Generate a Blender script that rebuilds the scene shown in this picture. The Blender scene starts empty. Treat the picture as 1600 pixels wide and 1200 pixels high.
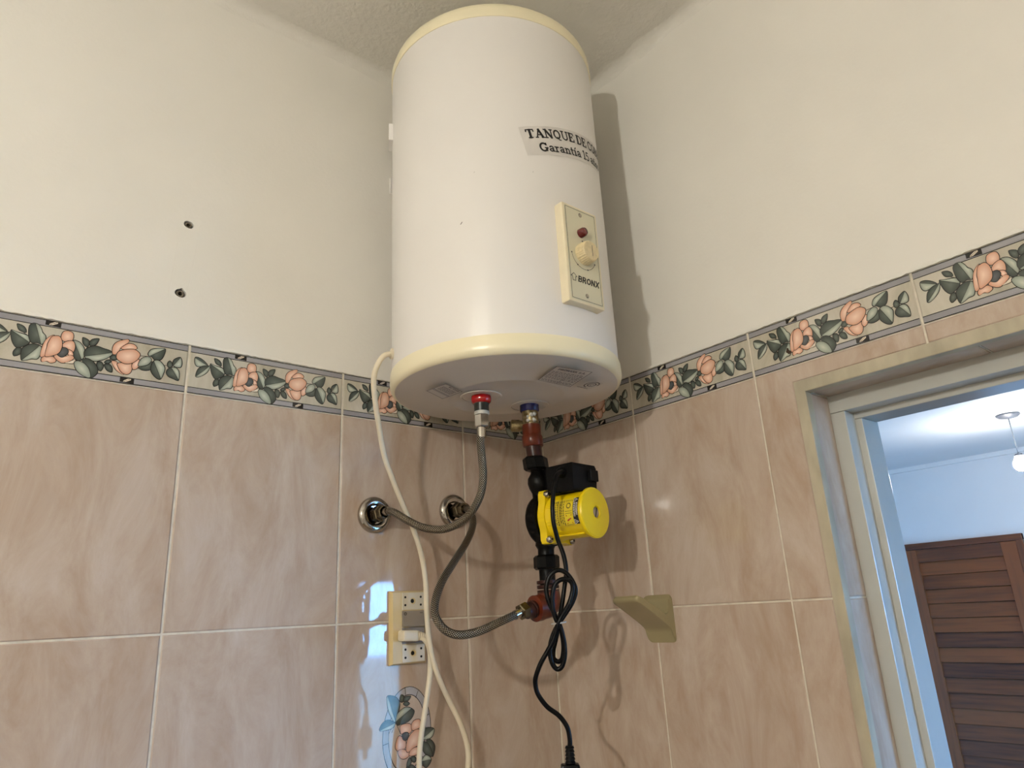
import bpy, bmesh, math, random
from mathutils import Vector, Matrix
random.seed(7)
S = bpy.context.scene
COL = S.collection
# ------------------------------------------------------------------ camera
cam_d = bpy.data.cameras.new('camera'); cam = bpy.data.objects.new('camera', cam_d); COL.objects.link(cam)
cam_d.sensor_fit = 'HORIZONTAL'; cam_d.sensor_width = 36.0
cam_d.lens = 36.0 * 1099.08 / 1600.0
cam_d.clip_start = 0.02; cam_d.clip_end = 100
_fw = Vector((0.61499045, 0.72518967, 0.30965575)); _rt = Vector((0.77223528, -0.63332713, -0.05049166)); _up = Vector((-0.15949736, -0.27017899, 0.94950719))
_m = Matrix((( _rt.x, _up.x, -_fw.x), (_rt.y, _up.y, -_fw.y), (_rt.z, _up.z, -_fw.z))).to_4x4()
_m.translation = Vector((-0.96990192, -1.05645159, 1.76792419))
cam.matrix_world = _m
S.camera = cam
# ------------------------------------------------------------------ daylight (only reaches in through the bedroom window)
W = bpy.data.worlds.new('sky'); S.world = W; W.use_nodes = True
_bg = W.node_tree.nodes['Background']
_bg.inputs[0].default_value = (0.18, 0.46, 1.0, 1); _bg.inputs[1].default_value = 43.0
LAMP = Vector((-1.89, -1.185, 2.255)); LAMP_POWER = 48.5; LAMP_COLOR = (1.0, 0.97, 0.87)
S.view_settings.view_transform = 'Standard'; S.view_settings.look = 'None'
S.view_settings.gamma = 1.0; S.view_settings.use_curve_mapping = False
S.view_settings.exposure = 0.0
# ------------------------------------------------------------------ helpers
def lin(r, g, b):
    f = lambda c: (c/255/12.92) if c/255 <= 0.04045 else ((c/255+0.055)/1.055)**2.4
    return (f(r), f(g), f(b), 1)
def newmat(name):
    m = bpy.data.materials.new(name); m.use_nodes = True
    return m, m.node_tree.nodes, m.node_tree.links, m.node_tree.nodes['Principled BSDF']
def mat(name, col, rough=0.5, metal=0.0, coat=0.0, var=0.0, vscale=30.0, bump=0.0, bscale=200.0, stretch=(1,1,1), spec=0.5, dark=None):
    m, N, L, b = newmat(name)
    b.inputs['Roughness'].default_value = rough; b.inputs['Metallic'].default_value = metal
    b.inputs['Coat Weight'].default_value = coat; b.inputs['Coat Roughness'].default_value = 0.06
    b.inputs['Specular IOR Level'].default_value = spec
    tc = N.new('ShaderNodeTexCoord'); mp = N.new('ShaderNodeMapping'); mp.inputs['Scale'].default_value = stretch
    L.new(tc.outputs['Object'], mp.inputs['Vector'])
    if var > 0:
        n = N.new('ShaderNodeTexNoise'); n.inputs['Scale'].default_value = vscale; n.inputs['Detail'].default_value = 5
        L.new(mp.outputs[0], n.inputs['Vector'])
        r = N.new('ShaderNodeValToRGB'); r.color_ramp.elements[0].position = 0.32; r.color_ramp.elements[1].position = 0.68
        d = dark if dark else tuple(c*(1-var) for c in col[:3])+(1,)
        r.color_ramp.elements[0].color = d; r.color_ramp.elements[1].color = col
        L.new(n.outputs['Fac'], r.inputs[0]); L.new(r.outputs[0], b.inputs['Base Color'])
    else:
        b.inputs['Base Color'].default_value = col
    if bump > 0:
        n2 = N.new('ShaderNodeTexNoise'); n2.inputs['Scale'].default_value = bscale; n2.inputs['Detail'].default_value = 4
        L.new(mp.outputs[0], n2.inputs['Vector'])
        bp = N.new('ShaderNodeBump'); bp.inputs['Strength'].default_value = bump; bp.inputs['Distance'].default_value = 0.002
        L.new(n2.outputs['Fac'], bp.inputs['Height']); L.new(bp.outputs[0], b.inputs['Normal'])
    return m
def emis(name, col, s):
    m, N, L, b = newmat(name)
    b.inputs['Base Color'].default_value = (0.8, 0.8, 0.8, 1)
    b.inputs['Emission Color'].default_value = col; b.inputs['Emission Strength'].default_value = s
    return m
class MB:
    def __init__(s): s.v = []; s.f = []; s.mi = []; s.sm = []
    def add(s, vs, fs, mi=0, smooth=False):
        o = len(s.v); s.v += [tuple(p) for p in vs]
        for f in fs: s.f.append(tuple(i+o for i in f)); s.mi.append(mi); s.sm.append(smooth)
        return s
    def box(s, a, b, mi=0, M=None):
        x0, y0, z0 = a; x1, y1, z1 = b
        vs = [Vector((x, y, z)) for z in (z0, z1) for y in (y0, y1) for x in (x0, x1)]
        if M: vs = [M @ p for p in vs]
        return s.add(vs, [(0,2,3,1),(4,5,7,6),(0,1,5,4),(2,6,7,3),(0,4,6,2),(1,3,7,5)], mi)
    def bbox(s, a, b, e, mi=0, M=None):                       # box with chamfered edges
        bm = bmesh.new(); bmesh.ops.create_cube(bm, size=1)
        for v in bm.verts: v.co = Vector([a[i]+(v.co[i]+.5)*(b[i]-a[i]) for i in range(3)])
        bmesh.ops.bevel(bm, geom=bm.edges[:], offset=e, segments=2, affect='EDGES', profile=0.6)
        bm.verts.index_update()
        vs = [(M @ v.co if M else v.co) for v in bm.verts]; fs = [[v.index for v in f.verts] for f in bm.faces]; bm.free()
        return s.add(vs, fs, mi, False)
    def lathe(s, prof, origin, axis, n=32, mi=0, smooth=True, closed=False, hexa=False):
        a = Vector(axis).normalized(); u = a.orthogonal().normalized(); w = a.cross(u); o = Vector(origin)
        vs = []; fs = []
        for d, r in prof:
            for k in range(n):
                t = 2*math.pi*k/n
                vs.append(o+a*d+(u*math.cos(t)+w*math.sin(t))*r)
        m = len(prof)
        for i in range(m-1 if not closed else m):
            j = (i+1) % m
            for k in range(n):
                q = (k+1) % n
                fs.append((i*n+k, i*n+q, j*n+q, j*n+k))
        s.add(vs, fs, mi, smooth)
        if not closed:
            o2 = len(s.v)-len(vs)
            s.f.append(tuple(o2+k for k in reversed(range(n)))); s.mi.append(mi); s.sm.append(False)
            s.f.append(tuple(o2+(m-1)*n+k for k in range(n))); s.mi.append(mi); s.sm.append(False)
        return s
    def tube(s, pts, r, n=10, mi=0, cap=True):
        P = [Vector(p) for p in pts]; m = len(P)
        T = [(P[min(i+1, m-1)]-P[max(i-1, 0)]).normalized() for i in range(m)]
        u = T[0].orthogonal().normalized(); vs = []; fs = []
        for i in range(m):
            u = (u-T[i]*u.dot(T[i])).normalized(); w = T[i].cross(u)
            rr = r(i/(m-1)) if callable(r) else r
            for k in range(n):
                t = 2*math.pi*k/n; vs.append(P[i]+(u*math.cos(t)+w*math.sin(t))*rr)
        for i in range(m-1):
            for k in range(n):
                q = (k+1) % n; fs.append((i*n+k, i*n+q, (i+1)*n+q, (i+1)*n+k))
        if cap: fs += [tuple(reversed(range(n))), tuple((m-1)*n+k for k in range(n))]
        return s.add(vs, fs, mi, True)
    def prism(s, poly, h0, h1, M, mi=0, smooth=False):        # poly in local xy, extruded along local z, placed by M
        n = len(poly)
        vs = [M @ Vector((x, y, h)) for h in (h0, h1) for x, y in poly]
        fs = [tuple(reversed(range(n))), tuple(range(n, 2*n))]+[(k, (k+1) % n, n+(k+1) % n, n+k) for k in range(n)]
        return s.add(vs, fs, mi, smooth)
    def build(s, name, mats, parent=None, bevel=0.0, recalc=True, loc=None, world=False):
        me = bpy.data.meshes.new(name); me.from_pydata(s.v, [], s.f)
        for m in (mats if isinstance(mats, (list, tuple)) else [mats]): me.materials.append(m)
        me.polygons.foreach_set('material_index', s.mi); me.polygons.foreach_set('use_smooth', s.sm)
        if recalc:
            bm = bmesh.new(); bm.from_mesh(me); bmesh.ops.recalc_face_normals(bm, faces=bm.faces[:]); bm.to_mesh(me); bm.free()
        if any(s.sm): me.set_sharp_from_angle(angle=math.radians(40))
        me.update()
        return link(name, me, parent)
def link(name, me, parent=None):
    o = bpy.data.objects.new(name, me); COL.objects.link(o)
    if parent:
        o.parent = parent
        if ORIGIN.get(parent.name): o.location = -ORIGIN[parent.name]
    return o
ORIGIN = {}
def thing(name, label, cat, loc=(0,0,0), group=None):         # Empty at the thing's place; parts are given in world coordinates
    o = bpy.data.objects.new(name, None); COL.objects.link(o); o.location = loc; ORIGIN[o.name] = Vector(loc)
    o.empty_display_size = 0.02
    return tag(o, label, cat, group)
def tag(o, label=None, cat=None, group=None, kind=None):
    if label: o['label'] = label
    if cat: o['category'] = cat
    if group: o['group'] = group
    if kind: o['kind'] = kind
    return o
def spline(pts, k=8, closed=False):
    P = [Vector(p) for p in pts]; n = len(P); out = []
    for i in range(n if closed else n-1):
        if closed: p0, p1, p2, p3 = P[i-1], P[i], P[(i+1) % n], P[(i+2) % n]
        else: p0, p1, p2, p3 = P[max(i-1, 0)], P[i], P[i+1], P[min(i+2, n-1)]
        for j in range(k):
            t = j/k
            out.append(0.5*((2*p1)+(p2-p0)*t+(2*p0-5*p1+4*p2-p3)*t*t+(3*p1-p0-3*p2+p3)*t**3))
    if not closed: out.append(P[-1])
    return out
def rounded(w, h, r, k=4):
    out = []
    for cx, cy, a0 in ((w/2-r, h/2-r, 0), (-w/2+r, h/2-r, 90), (-w/2+r, -h/2+r, 180), (w/2-r, -h/2+r, 270)):
        for j in range(k+1):
            a = math.radians(a0+90*j/k); out.append((cx+r*math.cos(a), cy+r*math.sin(a)))
    return out
def frame(o, x, y, z):                                        # matrix from an origin and three axes
    m = Matrix((( x[0], y[0], z[0]), (x[1], y[1], z[1]), (x[2], y[2], z[2]))).to_4x4(); m.translation = Vector(o); return m
# ------------------------------------------------------------------ lettering: strokes of a small slab-serif alphabet, cap height 1
def arc(cx, cy, rx, ry, a0, a1, n=10):
    return [(cx+rx*math.cos(math.radians(a0+(a1-a0)*i/n)), cy+ry*math.sin(math.radians(a0+(a1-a0)*i/n))) for i in range(n+1)]
TK, TN = 0.21, 0.11
def serif(x, y, w=0.34): return ([(x-w/2, y), (x+w/2, y)], TN)
GL = {
 'T': (0.95, [([(.42,0),(.42,1)],TK), ([(.02,.96),(.82,.96)],TN), ([(.06,.96),(.04,.72)],TN), ([(.78,.96),(.80,.72)],TN), serif(.42,.04,.44)]),
 'A': (1.0, [([(.12,.02),(.44,1)],TN), ([(.42,1),(.78,.02)],TK), ([(.22,.34),(.62,.34)],TN), serif(.12,.04,.3), serif(.78,.04,.36)]),
 'N': (1.02, [([(.16,0),(.16,1)],TN), ([(.16,.98),(.76,.02)],TK), ([(.78,0),(.78,1)],TN), serif(.10,.96,.26), serif(.16,.04,.34), serif(.78,.96,.34)]),
 'Q': (0.98, [(arc(.44,.5,.34,.45,0,360,20),.14), ([(.42,.2),(.60,-.08),(.82,-.12)],.11)]),
 'U': (0.98, [([(.18,1),(.18,.3)]+arc(.47,.3,.29,.26,180,360,8)+[(.76,.3),(.76,1)],.13), serif(.18,.96,.36), serif(.76,.96,.3)]),
 'E': (0.86, [([(.2,0),(.2,1)],TK), ([(.04,.96),(.74,.96)],TN), ([(.04,.04),(.76,.04)],TN), ([(.2,.52),(.52,.52)],TN), ([(.72,.96),(.74,.72)],TN), ([(.74,.04),(.77,.3)],TN), ([(.52,.4),(.52,.64)],TN)]),
 'D': (0.96, [([(.2,0),(.2,1)],TK), ([(.04,.96),(.4,.96)]+arc(.4,.5,.42,.46,90,-90,12)+[(.04,.04)],.12)]),
 'C': (0.92, [(arc(.46,.5,.36,.45,40,320,16),.14), ([(.76,.98),(.76,.7)],TN)]),
 'O': (0.98, [(arc(.46,.5,.36,.45,0,360,20),.14)]),
 'B': (0.9, [([(.2,0),(.2,1)],TK), ([(.04,.96),(.42,.96)]+arc(.42,.74,.24,.22,90,-90,8)+[(.2,.52)],.11), ([(.2,.52),(.46,.52)]+arc(.46,.28,.28,.24,90,-90,8)+[(.04,.04)],.11)]),
 'R': (0.98, [([(.2,0),(.2,1)],TK), ([(.04,.96),(.42,.96)]+arc(.42,.73,.25,.23,90,-90,8)+[(.2,.5)],.11), ([(.46,.5),(.66,.1),(.86,.05)],.13), serif(.2,.04,.34)]),
 'G': (1.0, [(arc(.46,.5,.36,.45,40,340,16),.15), ([(.76,.98),(.76,.7)],TN), ([(.74,.42),(.74,.05)],.15), serif(.74,.42,.36)]),
 'a': (0.68, [([(.1,.52)]+arc(.29,.45,.18,.17,120,0,6)+[(.47,.08),(.6,.05)],.12), (arc(.27,.19,.18,.14,0,360,12),.11)]),
 'r': (0.56, [([(.18,0),(.18,.6)],.13), ([(.18,.4),(.3,.58),(.47,.56)],.11), serif(.1,.58,.2), serif(.18,.04,.34)]),
 'n': (0.76, [([(.17,0),(.17,.6)],.13), ([(.17,.42)]+arc(.37,.4,.19,.18,150,0,6)+[(.56,0)],.12), serif(.1,.58,.18), serif(.17,.04,.3), serif(.56,.04,.28)]),
 't': (0.5, [([(.2,.85),(.2,.18)]+arc(.32,.16,.12,.12,180,300,5),.13), ([(.04,.58),(.42,.58)],TN)]),
 '\u00ed': (0.44, [([(.2,0),(.2,.6)],.14), serif(.13,.58,.2), serif(.2,.04,.34), ([(.18,.74),(.36,.98)],.1)]),
 '\u00f1': (0.76, [([(.17,0),(.17,.6)],.13), ([(.17,.42)]+arc(.37,.4,.19,.18,150,0,6)+[(.56,0)],.12), serif(.1,.58,.18), serif(.17,.04,.3), serif(.56,.04,.28), ([(.16,.76),(.3,.84),(.42,.76),(.56,.84)],.08)]),
 'o': (0.66, [(arc(.32,.3,.23,.27,0,360,14),.13)]),
 's': (0.56, [([(.44,.48)]+arc(.27,.44,.16,.13,30,200,6)+arc(.27,.17,.17,.13,60,-150,6),.11)]),
 '1': (0.56, [([(.28,0),(.28,1),(.1,.86)],.14), serif(.28,.04,.4)]),
 '5': (0.66, [([(.56,.95),(.18,.95),(.14,.55)]+arc(.3,.32,.25,.28,120,-150,10),.11)]),
 ' ': (0.34, []),
}
SANS = {
 'B': (0.86, [([(.14,0),(.14,1)],.2), ([(.1,.92),(.5,.92)]+arc(.48,.73,.18,.19,90,-90,6)+[(.14,.53)],.17), ([(.14,.5),(.5,.5)]+arc(.5,.29,.2,.21,90,-90,6)+[(.1,.08)],.17)]),
 'R': (0.88, [([(.14,0),(.14,1)],.2), ([(.1,.92),(.5,.92)]+arc(.48,.72,.2,.2,90,-90,6)+[(.14,.5)],.17), ([(.42,.5),(.74,0)],.2)]),
 'O': (0.96, [(arc(.46,.5,.34,.42,0,360,20),.19)]),
 'N': (0.92, [([(.14,0),(.14,1)],.2), ([(.14,.95),(.7,.05)],.2), ([(.7,0),(.7,1)],.2)]),
 'X': (0.84, [([(.08,0),(.72,1)],.2), ([(.08,1),(.72,0)],.2)]),
 'P': (0.82, [([(.14,0),(.14,1)],.2), ([(.1,.92),(.5,.92)]+arc(.48,.7,.2,.22,90,-90,6)+[(.14,.48)],.17)]),
 'M': (1.0, [([(.14,0),(.14,1)],.19), ([(.14,.95),(.45,.3),(.76,.95)],.17), ([(.76,0),(.76,1)],.19)]),
 'A': (0.9, [([(.06,0),(.4,1)],.19), ([(.4,1),(.74,0)],.19), ([(.2,.3),(.6,.3)],.15)]),
 'K': (0.86, [([(.14,0),(.14,1)],.2), ([(.2,.45),(.68,1)],.17), ([(.3,.55),(.72,0)],.19)]),
 'S': (0.8, [([(.64,.8)]+arc(.38,.72,.24,.2,30,220,8)+arc(.38,.28,.26,.21,50,-160,8),.18)]),
 'G': (0.94, [(arc(.46,.5,.34,.42,45,335,16),.19), ([(.78,.42),(.48,.42)],.17)]),
 'E': (0.8, [([(.14,0),(.14,1)],.2), ([(.1,.92),(.66,.92)],.17), ([(.1,.5),(.6,.5)],.16), ([(.1,.08),(.68,.08)],.17)]),
 'W': (1.2, [([(.06,1),(.3,0)],.18), ([(.3,0),(.54,1)],.16), ([(.54,1),(.78,0)],.18), ([(.78,0),(1.02,1)],.16)]),
 'I': (0.36, [([(.16,0),(.16,1)],.2)]),
 'U': (0.9, [([(.14,1),(.14,.34)]+arc(.42,.34,.28,.26,180,360,8)+[(.7,.34),(.7,1)],.19)]),
 'T': (0.84, [([(.4,0),(.4,1)],.2), ([(.04,.92),(.76,.92)],.17)]),
 'C': (0.9, [(arc(.46,.5,.34,.42,45,315,16),.19)]),
 'D': (0.92, [([(.14,0),(.14,1)],.2), ([(.1,.92),(.36,.92)]+arc(.36,.5,.36,.42,90,-90,10)+[(.1,.08)],.18)]),
 '.': (0.36, [([(.16,0),(.16,.16)],.2)]), ' ': (0.4, []),
}
def strokes(text, size, font=GL, slant=0.0, x=0.0, y=0.0, bold=1.0, xs=1.0):
    quads = []
    for ch in text:
        adv, st = font.get(ch, (0.6, []))
        for pts, w in st:
            for a, b in zip(pts[:-1], pts[1:]):
                a = Vector(a); b = Vector(b); d = b-a
                if d.length < 1e-6: continue
                d.normalize(); n = Vector((-d.y, d.x))*w*bold/2; e = d*(w*bold*0.18)
                q = [a-e-n, b+e-n, b+e+n, a-e+n]
                quads.append([((p.x+slant*p.y)*size*xs+x, p.y*size+y) for p in q])
        x += adv*size*xs
    return quads, x
def seg(a, b, w):                                            # one printed line as a quad
    a = Vector(a); b = Vector(b); d = (b-a).normalized(); n = Vector((-d.y, d.x))*w/2
    return [tuple(a-n), tuple(b-n), tuple(b+n), tuple(a+n)]
# ------------------------------------------------------------------ materials
M_plaster = mat('painted plaster', lin(232,228,220), 0.62, var=0.045, vscale=5, bump=0.14, bscale=140, spec=0.3)
M_ceil = mat('rough painted ceiling', lin(226,222,214), 0.75, var=0.05, vscale=12, bump=1.0, bscale=85, spec=0.2)
M_grout = mat('grout', lin(222,214,198), 0.8, var=0.22, vscale=60)
M_room = mat('bedroom paint', lin(222,222,222), 0.7, var=0.03, vscale=4, bump=0.08, bscale=120)
M_floor = mat('floor stone', lin(170,150,128), 0.3, var=0.2, vscale=9)
M_ground = mat('garden ground', lin(140,140,120), 0.9, var=0.3, vscale=2)
def tile_mat(name, c0, c1, c2):
    m, N, L, b = newmat(name)
    tc = N.new('ShaderNodeTexCoord'); oi = N.new('ShaderNodeObjectInfo')
    mul = N.new('ShaderNodeVectorMath'); mul.operation = 'SCALE'; mul.inputs[0].default_value = (3.1, 1.7, 5.3)
    L.new(oi.outputs['Random'], mul.inputs['Scale'])
    add = N.new('ShaderNodeVectorMath'); add.operation = 'ADD'
    L.new(tc.outputs['Object'], add.inputs[0]); L.new(mul.outputs[0], add.inputs[1])
    mp = N.new('ShaderNodeMapping'); mp.inputs['Scale'].default_value = (1, 1, 0.36); mp.inputs['Rotation'].default_value = (0, 0.16, 0)
    L.new(add.outputs[0], mp.inputs['Vector'])
    n = N.new('ShaderNodeTexNoise'); n.inputs['Scale'].default_value = 15; n.inputs['Detail'].default_value = 9; n.inputs['Roughness'].default_value = 0.68; n.inputs['Distortion'].default_value = 0.6
    L.new(mp.outputs[0], n.inputs['Vector'])
    r = N.new('ShaderNodeValToRGB'); e = r.color_ramp.elements
    e[0].position = 0.33; e[0].color = c0; e[1].position = 0.72; e[1].color = c2
    k = e.new(0.50); k.color = c1
    L.new(n.outputs['Fac'], r.inputs[0]); L.new(r.outputs[0], b.inputs['Base Color'])
    n2 = N.new('ShaderNodeTexNoise'); n2.inputs['Scale'].default_value = 22; n2.inputs['Detail'].default_value = 2
    L.new(tc.outputs['Object'], n2.inputs['Vector'])
    bp = N.new('ShaderNodeBump'); bp.inputs['Strength'].default_value = 0.014; bp.inputs['Distance'].default_value = 0.004
    L.new(n2.outputs['Fac'], bp.inputs['Height']); L.new(bp.outputs[0], b.inputs['Normal'])
    b.inputs['Roughness'].default_value = 0.045; b.inputs['Specular IOR Level'].default_value = 0.5
    return m
M_tile = tile_mat('beige marbled glaze', lin(172,149,131), lin(184,166,151), lin(197,184,173))
M_border = tile_mat('grey marbled glaze', lin(166,158,140), lin(186,179,163), lin(204,198,186))
def attr_mat(name, rough):
    m, N, L, b = newmat(name)
    a = N.new('ShaderNodeAttribute'); a.attribute_name = 'print'
    L.new(a.outputs['Color'], b.inputs['Base Color']); b.inputs['Roughness'].default_value = rough
    return m
M_print = attr_mat('printed glaze', 0.08)
M_trim = mat('aged cream trim', lin(188,178,156), 0.26, metal=0.0, var=0.28, vscale=26, bump=0.25, bscale=60, stretch=(1,1,0.4))
M_frame = mat('white gloss frame paint', lin(188,188,182), 0.2, var=0.05, vscale=10, bump=0.05, bscale=60)
M_heater = mat('white enamel', lin(230,226,222), 0.36, var=0.02, vscale=6, coat=0.1)
M_cap = mat('yellowed cream plastic', lin(238,228,196), 0.28, var=0.03, vscale=14)
M_base = mat('cream plastic underside', lin(214,206,196), 0.34, var=0.03, vscale=10)
M_panel = mat('ivory panel plastic', lin(232,220,190), 0.35, var=0.04, vscale=60)
M_panelface = mat('ivory panel face', lin(212,206,180), 0.3)
M_black = mat('black ink', lin(18,17,18), 0.5)
M_faint = mat('faded ink', lin(92,82,84), 0.5)
M_knob = mat('grimy ivory knob', lin(226,208,166), 0.4, var=0.16, vscale=200)
M_redlamp = mat('dark red lens', lin(96,6,14), 0.12, coat=0.5)
M_red = mat('glossy red plastic', lin(168,4,8), 0.12, coat=0.6)
M_blue = mat('dark blue plastic', lin(20,24,92), 0.25)
M_paper = mat('greyish sticker paper', lin(214,209,204), 0.42, var=0.04, vscale=40)
M_steel = mat('polished steel', lin(196,190,180), 0.2, metal=1, var=0.25, vscale=90)
M_chrome = mat('chrome', lin(186,180,172), 0.11, metal=1, var=0.2, vscale=30)
M_brass = mat('dull brass with sealant', lin(176,160,122), 0.35, metal=0.85, var=0.55, vscale=120, dark=lin(96,80,48))
M_putty = mat('white thread sealant', lin(206,204,196), 0.7, var=0.3, vscale=200, bump=0.8, bscale=300)
M_brown = mat('red brown primer paint', lin(98,38,16), 0.3, var=0.3, vscale=80, spec=0.35)
M_brownd = mat('dark brown primer paint', lin(52,20,12), 0.32, var=0.4, vscale=90, spec=0.3)
M_iron = mat('black cast iron paint', lin(9,8,7), 0.34, var=0.35, vscale=90, bump=0.3, bscale=160, spec=0.14)
M_greenb = mat('dark green black sleeve', lin(24,26,18), 0.35, var=0.4, vscale=90)
M_blackp = mat('black plastic', lin(8,8,9), 0.45, spec=0.12)
M_cordb = mat('black rubber cord', lin(5,5,6), 0.28, spec=0.16)
M_cordw = mat('off white cord', lin(224,212,188), 0.42, var=0.06, vscale=60)
M_yellow = mat('yellow motor paint', lin(236,204,6), 0.3, var=0.05, vscale=40, bump=0.08, bscale=220, coat=0.2)
M_ylabel = mat('yellow label', lin(226,200,40), 0.3)
M_nut = mat('tarnished nut', lin(120,110,90), 0.25, metal=1.0, var=0.4, vscale=120)
M_outf = mat('yellowed outlet frame', lin(214,192,142), 0.36, var=0.04, vscale=30)
M_outm = mat('ivory socket module', lin(214,206,188), 0.36)
M_outg = mat('grey switch module', lin(142,132,122), 0.4)
M_hole = mat('dark socket hole', lin(16,13,11), 0.8)
M_hook = mat('olive ceramic glaze', lin(156,144,108), 0.12, coat=0.3, var=0.05, vscale=12)
M_plugw = mat('wall plug plastic', lin(104,94,80), 0.6)
M_tie = mat('grey tie', lin(170,168,166), 0.5)
def wood_mat(name, stretch):
    m, N, L, b = newmat(name)
    tc = N.new('ShaderNodeTexCoord'); oi = N.new('ShaderNodeObjectInfo'); mp = N.new('ShaderNodeMapping'); mp.inputs['Scale'].default_value = stretch
    L.new(tc.outputs['Object'], mp.inputs['Vector'])
    n = N.new('ShaderNodeTexNoise'); n.inputs['Scale'].default_value = 9; n.inputs['Detail'].default_value = 6; L.new(mp.outputs[0], n.inputs['Vector'])
    ma = N.new('ShaderNodeMath'); ma.operation = 'MULTIPLY_ADD'; ma.inputs[1].default_value = 0.55; L.new(oi.outputs['Random'], ma.inputs[0]); L.new(n.outputs['Fac'], ma.inputs[2])
    r = N.new('ShaderNodeValToRGB'); r.color_ramp.elements[0].position = 0.35; r.color_ramp.elements[1].position = 1.0
    r.color_ramp.elements[0].color = lin(62,32,18); r.color_ramp.elements[1].color = lin(128,72,34)
    L.new(ma.outputs[0], r.inputs[0]); L.new(r.outputs[0], b.inputs['Base Color']); b.inputs['Roughness'].default_value = 0.42
    return m
M_wood = wood_mat('dark red wood', (1, 0.35, 6)); M_woodv = wood_mat('dark red wood upright', (1, 6, 0.35))
M_hinge = mat('brass hinge', lin(150,120,60), 0.35, metal=1)
M_rose = mat('grey ceiling rose', lin(96,98,104), 0.4)
def braid_mat():
    m, N, L, b = newmat('braided steel')
    uv = N.new('ShaderNodeUVMap'); w = []
    for sgn in (1, -1):
        mp = N.new('ShaderNodeMapping'); mp.inputs['Rotation'].default_value = (0, 0, sgn*0.78)
        L.new(uv.outputs[0], mp.inputs['Vector'])
        wv = N.new('ShaderNodeTexWave'); wv.wave_type = 'BANDS'; wv.inputs['Scale'].default_value = 0.8; wv.inputs['Distortion'].default_value = 0
        L.new(mp.outputs[0], wv.inputs['Vector']); w.append(wv)
    mx = N.new('ShaderNodeMath'); mx.operation = 'MULTIPLY'
    L.new(w[0].outputs['Fac'], mx.inputs[0]); L.new(w[1].outputs['Fac'], mx.inputs[1])
    r = N.new('ShaderNodeValToRGB'); r.color_ramp.elements[0].color = lin(40,32,24); r.color_ramp.elements[1].color = lin(176,166,148)
    r.color_ramp.elements[0].position = 0.05; r.color_ramp.elements[1].position = 0.55
    L.new(mx.outputs[0], r.inputs[0]); L.new(r.outputs[0], b.inputs['Base Color'])
    bp = N.new('ShaderNodeBump'); bp.inputs['Strength'].default_value = 0.7; bp.inputs['Distance'].default_value = 0.0008
    L.new(mx.outputs[0], bp.inputs['Height']); L.new(bp.outputs[0], b.inputs['Normal'])
    b.inputs['Metallic'].default_value = 0.9; b.inputs['Roughness'].default_value = 0.3
    return m
M_braid = braid_mat()
def glass_mat():
    m, N, L, b = newmat('window glass'); N.remove(b); out = N['Material Output']
    t = N.new('ShaderNodeBsdfTransparent'); g = N.new('ShaderNodeBsdfGlossy'); g.inputs['Roughness'].default_value = 0.02
    f = N.new('ShaderNodeFresnel'); f.inputs['IOR'].default_value = 1.45; x = N.new('ShaderNodeMixShader')
    L.new(f.outputs[0], x.inputs[0]); L.new(t.outputs[0], x.inputs[1]); L.new(g.outputs[0], x.inputs[2]); L.new(x.outputs[0], out.inputs[0])
    return m
M_glass = glass_mat()

# ------------------------------------------------------------------ bathroom shell.  corner at x=0,y=0; left wall y=0, right wall x=0
BZ0, BZ1 = 2.100, 2.176          # border strip
CEIL = 2.842
X0, Y0 = -2.45, -2.25            # far ends of the bathroom
DY0, DY1, DZ = -0.577, -1.315, 2.0567   # doorway (finished reveal)
def struct(name, mb, mats, label=None):
    o = mb.build(name, mats); o['kind'] = 'structure'
    if label: o['label'] = label
    return o
pb = MB().box((X0-0.15, 0.0, BZ1), (0.14, 0.15, CEIL+0.1))
plaster = pb.build('wall_left', [M_plaster, M_grout])
# two drilled holes are cut out of the plaster
hb = MB()
HOLES = [(-0.7221, 2.3741, 0.0068), (-0.7237, 2.2553, 0.0074)]
for hx, hz, hr in HOLES:
    ring = [(1.0+0.10*math.sin(3*t*0.7+hx*50)+(0.28 if (hz < 2.3 and abs(t-1.5) < 0.35) else 0)) for t in [2*math.pi*k/20 for k in range(20)]]
    vs = [(hx+hr*ring[k]*math.cos(2*math.pi*k/20), y, hz+hr*ring[k]*math.sin(2*math.pi*k/20)) for y in (-0.02, 0.035) for k in range(20)]
    hb.add(vs, [tuple(range(20)), tuple(range(20, 40))]+[(k, (k+1) % 20, 20+(k+1) % 20, 20+k) for k in range(20)])
cutter = hb.build('cutter', M_plaster)
bo = plaster.modifiers.new('holes', 'BOOLEAN'); bo.object = cutter; bo.operation = 'DIFFERENCE'; bo.solver = 'EXACT'
me = bpy.data.meshes.new_from_object(plaster.evaluated_get(bpy.context.evaluated_depsgraph_get()))
plaster.modifiers.clear(); plaster.data = me; me.polygons.foreach_set('use_smooth', [False]*len(me.polygons)); bpy.data.objects.remove(cutter)
bm = bmesh.new(); bm.from_mesh(me)
for a, b in (((X0-0.15, 0.0013, -0.1), (0.14, 0.15, BZ1)),):
    g = bmesh.ops.create_cube(bm, size=1)['verts']
    for v in g: v.co = Vector([a[i]+(v.co[i]+.5)*(b[i]-a[i]) for i in range(3)])
    for f in {f for v in g for f in v.link_faces}: f.material_index = 1
bm.to_mesh(me); bm.free()
if len(me.materials) < 2: me.materials.append(M_grout)
wall_left = tag(plaster, 'cream plaster left wall above peach tiles and a floral tile border', kind='structure')
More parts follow.
